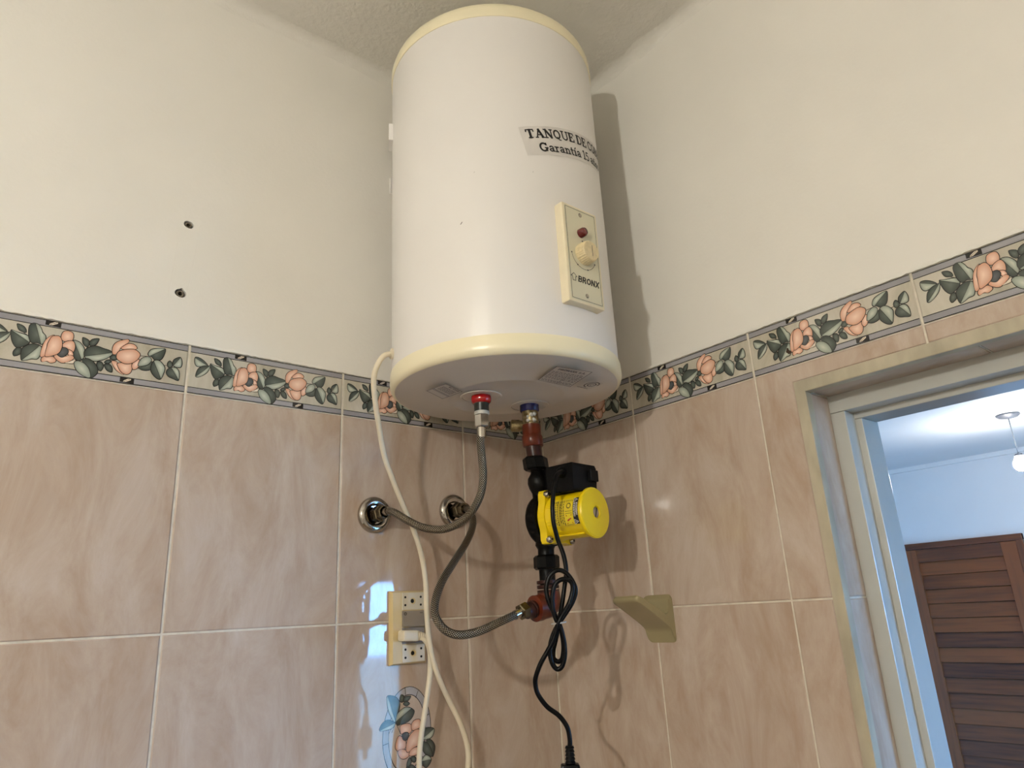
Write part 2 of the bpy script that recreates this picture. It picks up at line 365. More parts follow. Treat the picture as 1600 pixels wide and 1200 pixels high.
# paint ridges left around the drilled holes, and the ragged paint edge along the border
rb = MB()
for pts in ([(-0.7345,2.352),(-0.7365,2.315),(-0.739,2.275),(-0.7405,2.243)], [(-0.704,2.385),(-0.7075,2.34),(-0.7115,2.295),(-0.7155,2.25)]):
    rb.tube([(x, 0.0002, z) for x, z in spline([Vector((p[0], p[1])) for p in pts], 4)], 0.0006, 5)
rb.build('paint_ridge', M_plaster, wall_left)
def ragged(n, length):
    m = MB(); vs = []; u = 0.0
    for i in range(n+1):
        u = length*i/n; z = 0.0025+abs(random.gauss(0, 0.0016)); vs += [(u, 0.0, -0.0012), (u, -0.0014, -0.0010+random.uniform(-.0008,.0008)), (u, -0.0004, z)]
    fs = []
    for i in range(n):
        a = 3*i; fs += [(a, a+3, a+4, a+1), (a+1, a+4, a+5, a+2)]
    return m.add(vs, fs, 0, True)
o = ragged(420, 2.4).build('paint_edge', M_plaster, wall_left); o.location = (-2.4, 0, BZ1)
# right wall, with the doorway left open
rw = MB(); T = 0.14; g = 0.002
rw.box((0.0, DY0+g, BZ1), (T, 0.15, CEIL+0.1), 0).box((0.0, DY1-g, BZ1), (T, DY0+g, CEIL+0.1), 0).box((0.0, Y0-0.15, BZ1), (T, DY1-g, CEIL+0.1), 0)
rw.box((0.0013, DY0+g, -0.1), (T, 0.15, BZ1), 1).box((0.0013, DY1-g, DZ+g), (T, DY0+g, BZ1), 1).box((0.0013, Y0-0.15, -0.1), (T, DY1-g, BZ1), 1)
wall_right = struct('wall_right', rw, [M_plaster, M_grout], 'cream plaster right wall above peach tiles, cut by the doorway')
o = ragged(360, 2.2).build('paint_edge', M_plaster, wall_right); o.location = (0, 0, BZ1); o.rotation_euler = (0, 0, -math.pi/2)
struct('wall_back', MB().box((X0-0.15, Y0-0.15, -0.1), (0.0, Y0, CEIL+0.1)), M_plaster, 'plain plaster wall behind the camera')
struct('wall_side', MB().box((X0-0.15, Y0, -0.1), (X0, 0.0, CEIL+0.1)), M_plaster, 'plain plaster wall on the far side of the bathroom')
cb = MB().box((X0, Y0, CEIL), (0.0, 0.0, CEIL+0.1))
for k in range(2):                                          # soft plaster fillet where the ceiling meets the two visible walls
    prof = [(0.0, -0.022)]+[(0.022-0.022*math.cos(math.radians(a)), -0.022+0.022*math.sin(math.radians(a))) for a in (22, 45, 68)]+[(0.022, 0.0)]
    L0 = X0 if k == 0 else Y0; vs = []; n = 60
    for i in range(n+1):
        s = L0*i/n; w = random.uniform(0.7, 1.15)
        for d, z in prof: vs.append((s, -d*w, CEIL+z*w) if k == 0 else (-d*w, s, CEIL+z*w))
    fs = [(i*5+j, (i+1)*5+j, (i+1)*5+j+1, i*5+j+1) for i in range(n) for j in range(4)]
    cb.add(vs, fs, 0, True)
struct('ceiling', cb, M_ceil, 'rough grey white painted ceiling above the water heater')
struct('floor', MB().box((X0-0.15, Y0-0.15, -0.1), (T, 0.15, 0.0)), M_floor, 'bathroom floor')
# ------------------------------------------------------------------ tiles
def tile_mesh(w, h, t=0.008, c=0.0016, name='wall_tile', m=None):
    vs = [(0,t,0),(w,t,0),(w,t,h),(0,t,h),(0,c*0.6,0),(w,c*0.6,0),(w,c*0.6,h),(0,c*0.6,h),(c,0,c),(w-c,0,c),(w-c,0,h-c),(c,0,h-c)]
    fs = [(3,2,1,0),(0,1,5,4),(1,2,6,5),(2,3,7,6),(3,0,4,7),(4,5,9,8),(5,6,10,9),(6,7,11,10),(7,4,8,11),(8,9,10,11)]
    me = bpy.data.meshes.new(name); me.from_pydata(vs, [], fs); me.materials.append(m or M_tile); me.update(); return me
MESH = {}
def get_tile(w, h, name, m):
    k = (round(w, 4), round(h, 4), name)
    if k not in MESH: MESH[k] = tile_mesh(w, h, name=name, m=m)
    return MESH[k]
J = 0.0027                        # joint
def put_tile(parent, side, u0, u1, z0, z1, name='wall_tile', m=None, gl=True):
    me = get_tile(u1-u0-J, z1-z0-J, name, m)
    o = link(name, me, parent); z = z0+J/2; u = u0+J/2
    if side == 'L': o.location = (u, 0, z)
    else: o.location = (0, -u, z); o.rotation_euler = (0, 0, -math.pi/2)
    o.location = Vector(o.location)+Vector((random.uniform(-.0002,.0002),)*3)*(1 if name == 'wall_tile' else 0)
    return o
ROWS = [2.10, 1.765, 1.43, 1.095, 0.76, 0.425, 0.09, 0.0]
UL = [0.0, -0.203]+[-0.203-0.25*k for k in range(1, 9)]+[X0]
UR = [0.0, 0.25, 0.50, 0.75, 1.00, 1.25, 1.50, 1.75, 2.00, -Y0]
decor_tile = None
for i in range(len(ROWS)-1):
    for j in range(len(UL)-1):
        o = put_tile(wall_left, 'L', UL[j+1], UL[j], ROWS[i+1], ROWS[i])
        if i == 1 and j == 1: decor_tile = o
def notched(pts):                                            # tile cut round the corner of the doorway
    o0 = Vector(pts[0]); q = [(p[0]-o0.x, p[1]-o0.y) for p in pts]; n = len(q)
    cc = 0.0014; sgn = []
    inner = []
    for k in range(n):
        p0, p1, p2_ = Vector(q[k-1]), Vector(q[k]), Vector(q[(k+1) % n]); d0 = (p1-p0).normalized(); d1 = (p2_-p1).normalized()
        inner.append(p1+Vector((-d0.y, d0.x))*cc+Vector((-d1.y, d1.x))*cc)
    vs = [(x, 0.008, z) for x, z in q]+[(x, 0.0009, z) for x, z in q]+[(p.x, 0.0, p.y) for p in inner]
    fs = [tuple(range(n))]+[(l*n+k, l*n+(k+1) % n, (l+1)*n+(k+1) % n, (l+1)*n+k) for l in range(2) for k in range(n)]+[tuple(2*n+k for k in range(n))]
    o = MB().add(vs, fs).build('wall_tile', M_tile, wall_right); o.location = (0, -o0.x, o0.y); o.rotation_euler = (0, 0, -math.pi/2)
    return o
TO, TT = 0.5622, 2.0728           # outer edges of the doorway trim
TO2 = 1.3297
for i in range(len(ROWS)-1):
    z0, z1 = ROWS[i+1], ROWS[i]
    for j in range(len(UR)-1):
        a, b = UR[j], UR[j+1]
        if b <= TO+1e-6 or a >= TO2-1e-6: put_tile(wall_right, 'R', a, b, z0, z1); continue
        h = J/2
        if a < TO:
            if i == 0: notched([(a+h, z0+h), (TO-h, z0+h), (TO-h, TT+h), (b-h, TT+h), (b-h, z1-h), (a+h, z1-h)])
            else: put_tile(wall_right, 'R', a, TO, z0, z1)
        elif b > TO2:
            if i == 0: notched([(TO2+h, z0+h), (b-h, z0+h), (b-h, z1-h), (a+h, z1-h), (a+h, TT+h), (TO2+h, TT+h)])
            else: put_tile(wall_right, 'R', TO2, b, z0, z1)
        elif i == 0: put_tile(wall_right, 'R', a, b, TT, z1)
BL = []
for j in range(len(UL)-1): BL.append(put_tile(wall_left, 'L', UL[j+1], UL[j], BZ0, BZ1, 'border_tile', M_border))
BR = []
for j in range(len(UR)-1): BR.append(put_tile(wall_right, 'R', UR[j], UR[j+1], BZ0, BZ1, 'border_tile', M_border))
# ------------------------------------------------------------------ flower print (flat decoration fired onto the tiles)
MOTIF = [('L',[(9.5,57.2),(18.2,55.9),(27.6,48.0),(20.9,44.8),(13.1,43.4),(9.2,48.4)],[(27.7,47.2),(8.9,56.3)]),('L',[(27.7,46.8),(31.2,46.7),(27.5,36.4),(17.8,27.8),(12.0,27.9),(14.5,39.0),(20.9,44.8)],[(30.2,46.5),(13.0,28.1)]),('L',[(31.7,50.6),(39.1,48.9),(47.8,47.4),(52.2,44.1),(52.6,36.6),(46.7,31.2),(40.7,28.2),(36.1,33.1),(33.1,40.9)],[(31.7,50.6),(52.3,38.2)]),('L',[(36.9,60.3),(42.9,59.1),(46.8,54.9),(47.3,50.7),(42.7,51.4),(39.0,54.0)],None),('L',[(50.8,49.8),(50.1,59.9),(53.4,64.9),(59.5,64.6),(63.5,59.5),(65.5,54.7),(69.4,50.4),(69.7,43.6),(66.4,37.8),(61.5,39.3),(55.7,38.1),(52.3,43.3)],[(56.4,65.1),(65.6,38.5)]),('L',[(37.8,21.0),(40.8,27.4),(45.3,27.5),(45.6,20.9),(39.7,16.4)],None),('L',[(48.1,12.2),(46.3,20.2),(47.1,28.7),(54.1,35.2),(61.8,36.8),(66.9,33.6),(67.3,26.1),(64.5,17.1),(58.0,15.8),(53.1,13.2)],[(63.6,33.8),(48.1,12.2)]),('L',[(101.3,50.3),(108.4,50.0),(114.1,44.2),(116.3,37.6),(115.5,26.9),(110.2,23.3),(105.6,26.8),(103.4,33.3),(105.3,40.6)],[(102.9,48.9),(114.3,25.0)]),('P',[(86.9,53.3),(88.7,60.7),(94.1,62.8),(99.2,61.3),(100.9,55.5),(99.3,49.0),(94.0,47.0),(88.9,48.5)],None),('P',[(89.6,42.6),(94.5,48.0),(101.4,49.4),(104.4,42.2),(102.6,34.0),(95.8,37.8),(90.1,39.2)],None),('P',[(96.0,36.1),(101.8,34.7),(103.7,28.1),(99.1,28.1)],None),('P',[(69.0,18.0),(71.8,21.9),(79.7,23.4),(84.2,20.9),(84.7,16.7),(79.6,14.1),(75.3,15.8),(70.2,14.0)],None),('P',[(82.4,24.0),(86.1,27.2),(94.5,26.3),(101.1,29.3),(105.0,25.8),(99.5,19.5),(92.9,16.6),(87.1,18.9)],None),('C',[(85.8,29.7),(88.9,37.3),(95.1,37.7),(97.2,32.0),(91.9,24.9),(86.8,26.5)],None),('P',[(67.0,22.6),(67.3,31.1),(69.2,41.8),(72.4,48.5),(77.3,53.0),(79.5,51.7),(74.7,41.2),(73.2,32.3),(72.3,23.7),(68.7,20.4)],None),('P',[(73.4,40.9),(76.3,50.2),(80.1,52.7),(84.9,52.9),(88.3,47.6),(89.4,39.1),(87.1,30.0),(79.6,24.3),(72.9,22.1),(72.3,28.8),(73.0,35.7)],None),('W',[(95.6,17.4),(100.2,19.7),(106.0,23.4),(107.7,21.1),(103.9,17.8)],None),('L',[(111.9,57.0),(118.6,54.9),(120.6,50.0),(118.3,45.1),(113.6,48.5)],None),('L',[(131.2,59.3),(128.5,50.7),(123.2,46.9),(120.5,50.8),(123.5,56.8)],None),('L',[(116.3,37.6),(120.5,44.6),(128.8,48.1),(137.9,46.4),(145.4,45.2),(150.3,41.7),(145.1,34.5),(138.3,29.6),(129.9,26.2),(121.2,27.2),(117.2,30.8)],[(149.5,42.5),(117.2,30.8)]),('L',[(133.0,25.0),(138.0,26.0),(140.7,21.2),(138.7,13.8),(134.0,16.5)],None),('L',[(142.0,23.2),(147.0,25.0),(151.1,21.4),(151.9,14.4),(145.8,16.0)],None),('L',[(141.6,26.7),(145.5,31.0),(149.4,29.9),(146.1,25.8)],None),('L',[(114.3,25.0),(121.1,28.0),(128.7,24.2),(134.0,16.5),(134.2,8.6),(127.1,1.3),(125.2,11.4),(119.3,19.0)],None),('H',[(106.4,20.0),(110.3,22.5),(117.7,20.4),(124.3,12.9),(127.0,2.2),(119.8,2.6),(112.2,7.3),(107.9,13.4)],None),('L',[(148.0,35.9),(152.1,39.4),(157.7,36.0),(154.3,32.7),(149.1,32.6)],None),('P',[(150.1,30.1),(156.9,29.6),(159.3,21.1),(166.9,13.6),(159.9,15.9),(154.0,21.9)],None),('P',[(149.4,43.3),(149.8,53.3),(155.7,60.9),(166.6,66.0),(167.9,61.7),(159.7,52.7),(156.1,43.8),(152.0,40.3)],None),('P',[(159.8,51.8),(168.1,59.9),(175.8,59.7),(179.5,54.9),(173.6,51.8),(164.5,50.0)],None),('P',[(157.8,28.0),(165.1,30.2),(174.2,31.1),(176.3,26.0),(174.9,17.7),(169.9,14.1),(163.6,16.6),(159.1,22.9)],None),('P',[(175.9,29.6),(181.1,38.7),(185.2,36.8),(184.6,27.6),(178.2,22.8)],None),('P',[(155.2,38.2),(157.4,45.8),(166.0,50.3),(176.6,52.5),(184.1,47.5),(182.6,39.9),(175.6,32.2),(166.7,29.6),(158.0,33.4)],None),('L',[(183.9,27.4),(191.4,30.6),(200.0,38.7),(203.6,34.8),(199.6,26.7),(190.5,24.1)],None),('L',[(194.9,50.6),(198.2,56.8),(205.9,60.3),(216.4,61.5),(215.6,51.9),(211.6,43.7),(204.5,42.3),(200.1,46.1),(196.0,47.1)],[(196.9,46.4),(216.4,61.5)]),('H',[(183.6,30.1),(187.2,40.8),(195.4,45.2),(199.8,41.4),(196.5,34.3),(189.8,30.4)],None),('L',[(200.4,26.8),(203.1,40.2),(210.9,41.7),(218.2,33.8),(218.1,26.4),(214.4,14.7),(206.9,17.0)],[(203.1,40.2),(215.2,14.8)]),('L',[(229.1,39.5),(230.0,47.2),(237.9,52.5),(241.0,45.5),(240.0,37.8),(233.5,36.6)],[(238.7,52.7),(229.3,37.7)]),('L',[(221.7,40.0),(224.5,44.3),(228.2,40.3),(227.1,34.5),(223.0,34.7)],None),('L',[(221.3,26.9),(224.8,33.1),(232.8,35.5),(238.2,30.0),(238.6,17.0),(231.0,18.5),(224.3,21.0)],[(228.0,33.7),(239.1,17.1)])]
OVAL = [('L',[(-11.4,56.4),(-13.5,47.9),(-7.3,46.1),(-5.9,53.6)],None),('L',[(-4.6,52.4),(6.5,52.9),(2.3,47.3),(-6.0,46.0)],None),('L',[(-7.3,42.9),(-1.8,46.1),(4.3,42.1),(-1.2,39.5)],None),('L',[(-49.1,9.6),(-45.9,17.6),(-35.5,22.6),(-22.2,17.8),(-26.2,10.8),(-38.0,8.7)],[(-23.5,16.9),(-49.1,9.6)]),('L',[(-36.3,56.8),(-26.3,56.3),(-18.2,51.7),(-13.5,42.5),(-16.9,29.9),(-21.5,18.7),(-27.6,23.7),(-33.6,35.1),(-36.3,46.1)],[(-21.5,18.7),(-35.0,56.7)]),('L',[(-20.9,18.7),(-18.2,29.0),(-7.4,36.4),(2.2,36.9),(12.6,30.8),(9.7,22.5),(2.1,16.9),(-8.8,14.5),(-16.9,13.4)],[(-20.9,18.7),(7.8,34.7)]),('P',[(-12.8,6.0),(-11.5,12.2),(-0.6,13.5),(6.9,10.9),(8.2,3.2),(2.0,-1.3),(-7.5,0.5),(-11.5,0.5)],None),('P',[(7.6,10.8),(13.2,16.6),(22.9,16.5),(24.2,6.6),(15.8,3.3),(8.9,3.1)],None),('P',[(-21.5,-17.1),(-19.5,-7.9),(-14.2,-2.3),(-6.1,-7.7),(-2.8,-13.4),(-4.2,-20.6),(-11.6,-23.2),(-18.2,-22.2)],None),('P',[(-16.9,-24.0),(-8.9,-22.0),(1.9,-26.7),(3.2,-32.2),(-4.9,-35.6),(-12.9,-32.9)],None),('P',[(3.2,-32.2),(6.0,-25.2),(15.6,-22.3),(23.8,-25.6),(21.0,-31.6),(11.4,-33.4)],None),('P',[(-2.2,-24.0),(-0.8,-12.6),(4.7,-3.8),(14.4,2.4),(24.1,1.2),(26.8,-8.9),(21.1,-18.9),(10.1,-22.6),(1.9,-27.2)],None),('C',[(-9.5,-1.9),(-6.1,0.8),(0.7,0.5),(2.0,-4.5),(-2.1,-9.8),(-7.5,-8.0)],None),('L',[(28.3,-2.6),(35.4,3.0),(49.6,0.0),(47.3,-9.5),(39.4,-13.9),(28.2,-12.3)],[(49.6,-0.2),(28.2,-11.3)]),('L',[(35.2,-15.4),(43.6,-15.5),(51.3,-26.3),(46.7,-40.2),(40.6,-30.2)],None),('L',[(28.1,-16.6),(36.5,-18.9),(43.4,-28.5),(46.1,-39.6),(34.8,-35.8),(28.0,-27.3)],None),('L',[(-1.6,-47.1),(0.5,-39.1),(4.5,-35.5),(7.2,-41.1),(3.1,-48.8)],None),('L',[(6.6,-35.8),(11.3,-34.4),(16.1,-39.3),(12.6,-43.0),(7.9,-40.2)],None)]
COLS = {'L': (lin(98,106,98), lin(62,68,64)), 'H': (lin(196,200,186), lin(140,148,136)), 'P': (lin(240,210,190), lin(206,154,128)), 'C': (lin(96,98,100), lin(70,72,74)),
        'W': (lin(232,222,206), lin(210,196,176)), 'G': (lin(166,164,168), lin(140,138,142)), 'K': (lin(30,26,27), lin(30,26,27))}
class Print:
    def __init__(s): s.v = []; s.f = []; s.c = []; s.h = 0
    def layer(s): s.h += 1
    def poly(s, pts, key, grow=0.0, flat=False):
        n = len(pts); cx = sum(p[0] for p in pts)/n; cz = sum(p[1] for p in pts)/n
        y = -(0.00004+0.000006*s.h); o = len(s.v); a, b = COLS[key]
        s.v.append((cx/1000, y, cz/1000)); s.c.append(a)
        for x, z in pts:
            d = math.hypot(x-cx, z-cz) or 1; k = 1+grow/d
            s.v.append(((cx+(x-cx)*k)/1000, y, (cz+(z-cz)*k)/1000)); s.c.append(b if not flat else a)
        for k in range(n): s.f.append((o, o+1+k, o+1+(k+1) % n))
        s.layer()
    def strip(s, a, b, w, key):
        q = seg(a, b, w); y = -(0.00004+0.000006*s.h); o = len(s.v)
        for x, z in q: s.v.append((x/1000, y, z/1000)); s.c.append(COLS[key][0])
        s.f.append((o, o+1, o+2, o+3)); s.layer()
    def ring(s, outer, inner, key):
        n = len(outer); y = -(0.00004+0.000006*s.h); o = len(s.v)
        for p in outer+inner: s.v.append((p[0]/1000, y, p[1]/1000)); s.c.append(COLS[key][0])
        for k in range(n): s.f.append((o+k, o+(k+1) % n, o+n+(k+1) % n, o+n+k))
        s.layer()
    def mesh(s, name, clip=None):
        me = bpy.data.meshes.new(name); me.from_pydata(s.v, [], s.f)
        at = me.color_attributes.new('print', 'FLOAT_COLOR', 'POINT')
        for i, c in enumerate(s.c): at.data[i].color = c
        me.materials.append(M_print)
        bm = bmesh.new(); bm.from_mesh(me)
        if clip: bmesh.ops.bisect_plane(bm, geom=bm.verts[:]+bm.edges[:]+bm.faces[:], plane_co=(clip, 0, 0), plane_no=(1, 0, 0), clear_outer=True)
        for f in bm.faces:
            f.normal_update()
            if f.normal.y > 0: f.normal_flip()
        bm.to_mesh(me); bm.free(); me.update(); return me
def half(poly, rib):                                         # the part of a leaf on one side of its midrib
    (ax, az), (bx, bz) = rib; out = []; n = len(poly)
    sd = lambda p: (bx-ax)*(p[1]-az)-(bz-az)*(p[0]-ax)
    for i in range(n):
        p, q = poly[i], poly[(i+1) % n]; a, b = sd(p), sd(q)
        if a >= 0: out.append(p)
        if a*b < 0: t = a/(a-b); out.append((p[0]+(q[0]-p[0])*t, p[1]+(q[1]-p[1])*t))
    return out
def draw(P, shapes):
    for key, pts, rib in shapes:
        sp = [(p.x, p.y) for p in spline([Vector(p) for p in pts], 4, True)]
        P.poly(sp, 'K', 0.85, True); P.poly(sp, key)
        if rib:
            h = half(sp, rib)
            if len(h) > 2: P.poly(h, 'H', -0.25)
            P.strip(rib[0], rib[1], 0.45, 'K')
def knot(P, x, z):
    P.poly([(x-9, z-3.2), (x+9, z-4.2), (x+9, z+3.4), (x-9, z+4.2)], 'K')
    P.poly([(x-5, z-2.6), (x-1, z-2.4), (x+5, z+1), (x+5, z+3), (x+1, z+2.6), (x-4, z-0.5)], 'W')
    P.strip((x-3.5, z-1.8), (x+4, z+2.2), 0.5, 'K')
def border_print():
    P = Print(); w = 248.6
    for z0, z1 in ((65.0, 72.6), (1.6, 9.2)):
        P.poly([(2.2, z0-1.1), (w-0.6, z0-1.1), (w-0.6, z1+1.0), (2.2, z1+1.0)], 'K', 0, True)
        P.poly([(2.2, z0), (w-0.6, z0), (w-0.6, z1), (2.2, z1)], 'G')
        P.poly([(2.2, z0+2.0), (w-0.6, z0+2.0), (w-0.6, z1-3.2), (2.2, z1-3.2)], 'W' if False else 'G')
    knot(P, 76, 69.6); knot(P, 172, 5.6)
    for a, b in (((27,45),(40,44)), ((45,50),(52,46)), ((60,36),(72,34)), ((120,48),(117,40)), ((176,44),(196,46)), ((216,36),(226,38)), ((150,34),(142,28))):
        P.strip(a, b, 0.7, 'K')
    draw(P, MOTIF)
    return P
_bp = border_print()
_full = _bp.mesh('flower_print'); _cut = _bp.mesh('flower_print', clip=0.203-J/2-0.001)
for k, t in enumerate(BL):
    if k == len(BL)-1: continue
    link('flower_print', _cut if k == 0 else _full, t).location = (-J/2, 0, -J/2)
for t in BR[:-1]: link('flower_print', _full, t).location = (-J/2, 0, -J/2)
_st = MB()
for k_ in range(5):
    rr = random.uniform(0.0018, 0.0034); _st.lathe([(0, rr), (0.0006, rr*0.9), (0.0012, rr*0.5), (0.0014, 0.0002)], (0.062+random.uniform(-.003,.003), 0.0, 0.023+random.uniform(-.004,.004)), (0,-1,0), 10)
_o = _st.build('brown_stain', mat('brown dried stain', lin(62,40,22), 0.7, var=0.4, vscale=300), BR[2])
# oval bouquet on one tile below the socket
P = Print(); C0 = (0.1234, 0.1659)
def oval(rx, rz, n=48):
    out = []
    for k in range(n):
        t = 2*math.pi*k/n; x = rx*math.cos(t); z = rz*math.sin(t); a = math.radians(-4)
        out.append((x*math.cos(a)-z*math.sin(a), x*math.sin(a)+z*math.cos(a)))
    return out
P.ring(oval(44.2, 67.8), oval(33.0, 55.0), 'K'); P.ring(oval(43.2, 66.8), oval(34.0, 56.2), 'G')
for t in (20, 62, 95, 140, 190, 235, 275, 320):
    a = math.radians(t); P.strip((33.5*math.cos(a), 55.8*math.sin(a)), (44*math.cos(a), 67.5*math.sin(a)), 0.9, 'K')
for a, b in (((-22,20),(-34,2)), ((-22,20),(-12,0)), ((-20,18),(-28,4))): P.strip(a, b, 0.8, 'K')
draw(P, OVAL)
draw(P, [('L', [(10,-62),(2,-50),(8,-46),(16,-54)], None), ('L', [(-6,-60),(-2,-48),(4,-52)], None), ('L', [(26,-44),(34,-36),(44,-44),(34,-54)], [(26,-44),(44,-44)])])
P.v = [(x+C0[0], y, z+C0[1]) for x, y, z in P.v]
link('bouquet_print', P.mesh('bouquet_print'), decor_tile)
# ------------------------------------------------------------------ doorway: corner trim, tiled reveal, painted door frame
tf = -0.0022; e = 0.0012; rd_ = 0.0135
def lprof(y_out, y_in, s):                                   # section of the corner trim: flat on the wall face, returning into the reveal
    return [(tf, y_out), (tf, y_in-s*e*0.2), (tf+0.0008, y_in-s*e), (rd_, y_in-s*e), (rd_, y_in+s*0.001), (0.002, y_in+s*0.001), (0.002, y_out)]
I3 = Matrix.Identity(4)
struct('trim_2', MB().prism(lprof(-TO, DY0, 1), 0.0, DZ-0.0003, I3), M_trim, 'aged cream corner trim down the left side of the doorway')
struct('trim_3', MB().prism(lprof(-TO2, DY1, -1), 0.0, DZ-0.0003, I3), M_trim, 'aged cream corner trim down the right side of the doorway')
hp = [(tf, TT), (tf, DZ-e*0.2), (tf+0.0008, DZ-e), (rd_, DZ-e), (rd_, DZ+0.001), (0.002, DZ+0.001), (0.002, TT)]
struct('trim_1', MB().prism(hp, -TO2, -TO, frame((0,0,0), (1,0,0), (0,0,1), (0,1,0))), M_trim, 'aged cream corner trim over the doorway head')
FX = 0.067
for i in range(1, len(ROWS)-1):                             # reveal tiles, left and right side of the opening
    pass
rz = [DZ]+ROWS[1:]
for i in range(len(rz)-1):
    w, h = FX-0.0145, rz[i]-rz[i+1]-J
    me = get_tile(w, h, 'reveal_tile', M_tile)
    o = link('reveal_tile', me, wall_right); o.location = (0.0135+w, DY0, rz[i+1]+J/2); o.rotation_euler = (0, 0, math.pi); o.location.y = DY0
    o.rotation_euler = (0, 0, 0); o.location = (0.0135, DY0, rz[i+1]+J/2)
    o2 = link('reveal_tile', me, wall_right); o2.rotation_euler = (0, 0, math.pi); o2.location = (0.0135+w, DY1, rz[i+1]+J/2)
hj = [0.577, 0.80, 1.05, 1.315]
for a, b in zip(hj[:-1], hj[1:]):                           # tiles on the underside of the head
    me = get_tile(FX-0.0145, b-a-J, 'reveal_tile', M_tile)
    o = link('reveal_tile', me, wall_right); o.rotation_euler = (math.pi/2, 0, 0); o.rotation_euler = (-math.pi/2, math.pi, math.pi)
    o.matrix_world = frame((0.0135, -a-J/2, DZ), (1,0,0), (0,0,1), (0,-1,0))
d1 = tag(bpy.data.objects.new('door_1', None), 'grey white painted door frame in the bathroom doorway, no leaf showing', kind='structure'); COL.objects.link(d1)
A, B1 = 0.0203, 0.0303; XM, XE = 0.0985, 0.1395
def fr(a, b, nm): MB().bbox(a, b, 0.0012).build(nm, M_frame, d1)
fr((FX, DY0-A, 0), (XM, DY0+0.004, DZ-0.026), 'jamb'); fr((FX, DY1-0.004, 0), (XM, DY1+A, DZ-0.026), 'jamb')
fr((FX, DY1-0.004, DZ-0.0255), (XM, DY0+0.004, DZ+0.004), 'head')
fr((XM-0.001, DY0-B1, 0), (XE+0.012, DY0+0.004, DZ-0.0355), 'jamb_stop'); fr((XM-0.001, DY1-0.004, 0), (XE+0.012, DY1+B1, DZ-0.0355), 'jamb_stop')
fr((XM-0.001, DY1-0.004, DZ-0.035), (XE+0.012, DY0+0.004, DZ+0.004), 'head_stop')
# ------------------------------------------------------------------ bedroom beyond the doorway
RX1, RY0, RY1, RZ = 4.6, -2.7, 2.3, 2.645
WX0, WX1, WZ0, WZ1 = 0.99, 3.4, 0.25, 2.03
struct('wall_far', MB().box((RX1, RY0-0.15, -0.1), (RX1+0.15, RY1+0.15, RZ+0.1)), M_room, 'pale bedroom wall holding the wooden louvred door')
struct('wall_north', MB().box((T, RY1, -0.1), (RX1, RY1+0.15, RZ+0.1)), M_room, 'pale bedroom end wall')
struct('wall_window', MB().box((T, RY0-0.15, -0.1), (WX0, RY0, RZ+0.1)).box((WX1, RY0-0.15, -0.1), (RX1, RY0, RZ+0.1)).box((WX0, RY0-0.15, -0.1), (WX1, RY0, WZ0)).box((WX0, RY0-0.15, WZ1), (WX1, RY0, RZ+0.1)), M_room, 'pale bedroom wall with the window')
struct('wall_partition', MB().box((T, 0.15, -0.1), (T+0.01, RY1, RZ+0.1)).box((T, DY0+0.004, -0.1), (T+0.01, 0.15, RZ+0.1)).box((T, DY1, DZ+0.004), (T+0.01, DY0+0.004, RZ+0.1)).box((T, RY0, -0.1), (T+0.01, DY1-0.004, RZ+0.1)), M_room, 'bedroom side of the bathroom wall')
struct('ceiling_bedroom', MB().box((T, RY0, RZ), (RX1, RY1, RZ+0.1)), M_room, 'white bedroom ceiling seen through the doorway')
struct('floor_bedroom', MB().box((T, RY0-0.15, -0.1), (RX1+0.15, RY1+0.15, 0.0)), M_floor, 'bedroom floor')
m = MB()
m.box((RX1-0.03, RY0, RZ-0.03), (RX1, RY1, RZ))
struct('trim_4', m, M_room, 'thin white cornice along the bedroom wall')
w1 = tag(bpy.data.objects.new('window_1', None), 'bedroom window letting in daylight', kind='structure'); COL.objects.link(w1)
m = MB()
for a, b in (((WX0, WZ0), (WX0+0.05, WZ1)), ((WX1-0.05, WZ0), (WX1, WZ1)), ((WX0, WZ0), (WX1, WZ0+0.05)), ((WX0, WZ1-0.05), (WX1, WZ1)), (((WX0+WX1)/2-0.025, WZ0), ((WX0+WX1)/2+0.025, WZ1))):
    m.box((a[0], RY0-0.1, a[1]), (b[0], RY0-0.05, b[1]))
m.build('window_frame', M_frame, w1)
for a, b in ((WX0+0.05, (WX0+WX1)/2-0.025), ((WX0+WX1)/2+0.025, WX1-0.05)):
    MB().box((a, RY0-0.078, WZ0+0.05), (b, RY0-0.074, WZ1-0.05)).build('window_pane', M_glass, w1)
struct('ground', MB().box((-25, -40, -0.4), (30, 30, -0.3)), M_ground, 'ground outside')
pl = bpy.data.lights.new('window_portal', 'AREA'); pl.shape = 'RECTANGLE'; pl.size = WX1-WX0; pl.size_y = WZ1-WZ0
po = bpy.data.objects.new('window_portal', pl); COL.objects.link(po); po.location = ((WX0+WX1)/2, RY0-0.12, (WZ0+WZ1)/2); po.rotation_euler = (math.radians(90), 0, 0)
po.rotation_euler = (math.radians(90), 0, 0); pl.cycles.is_portal = True
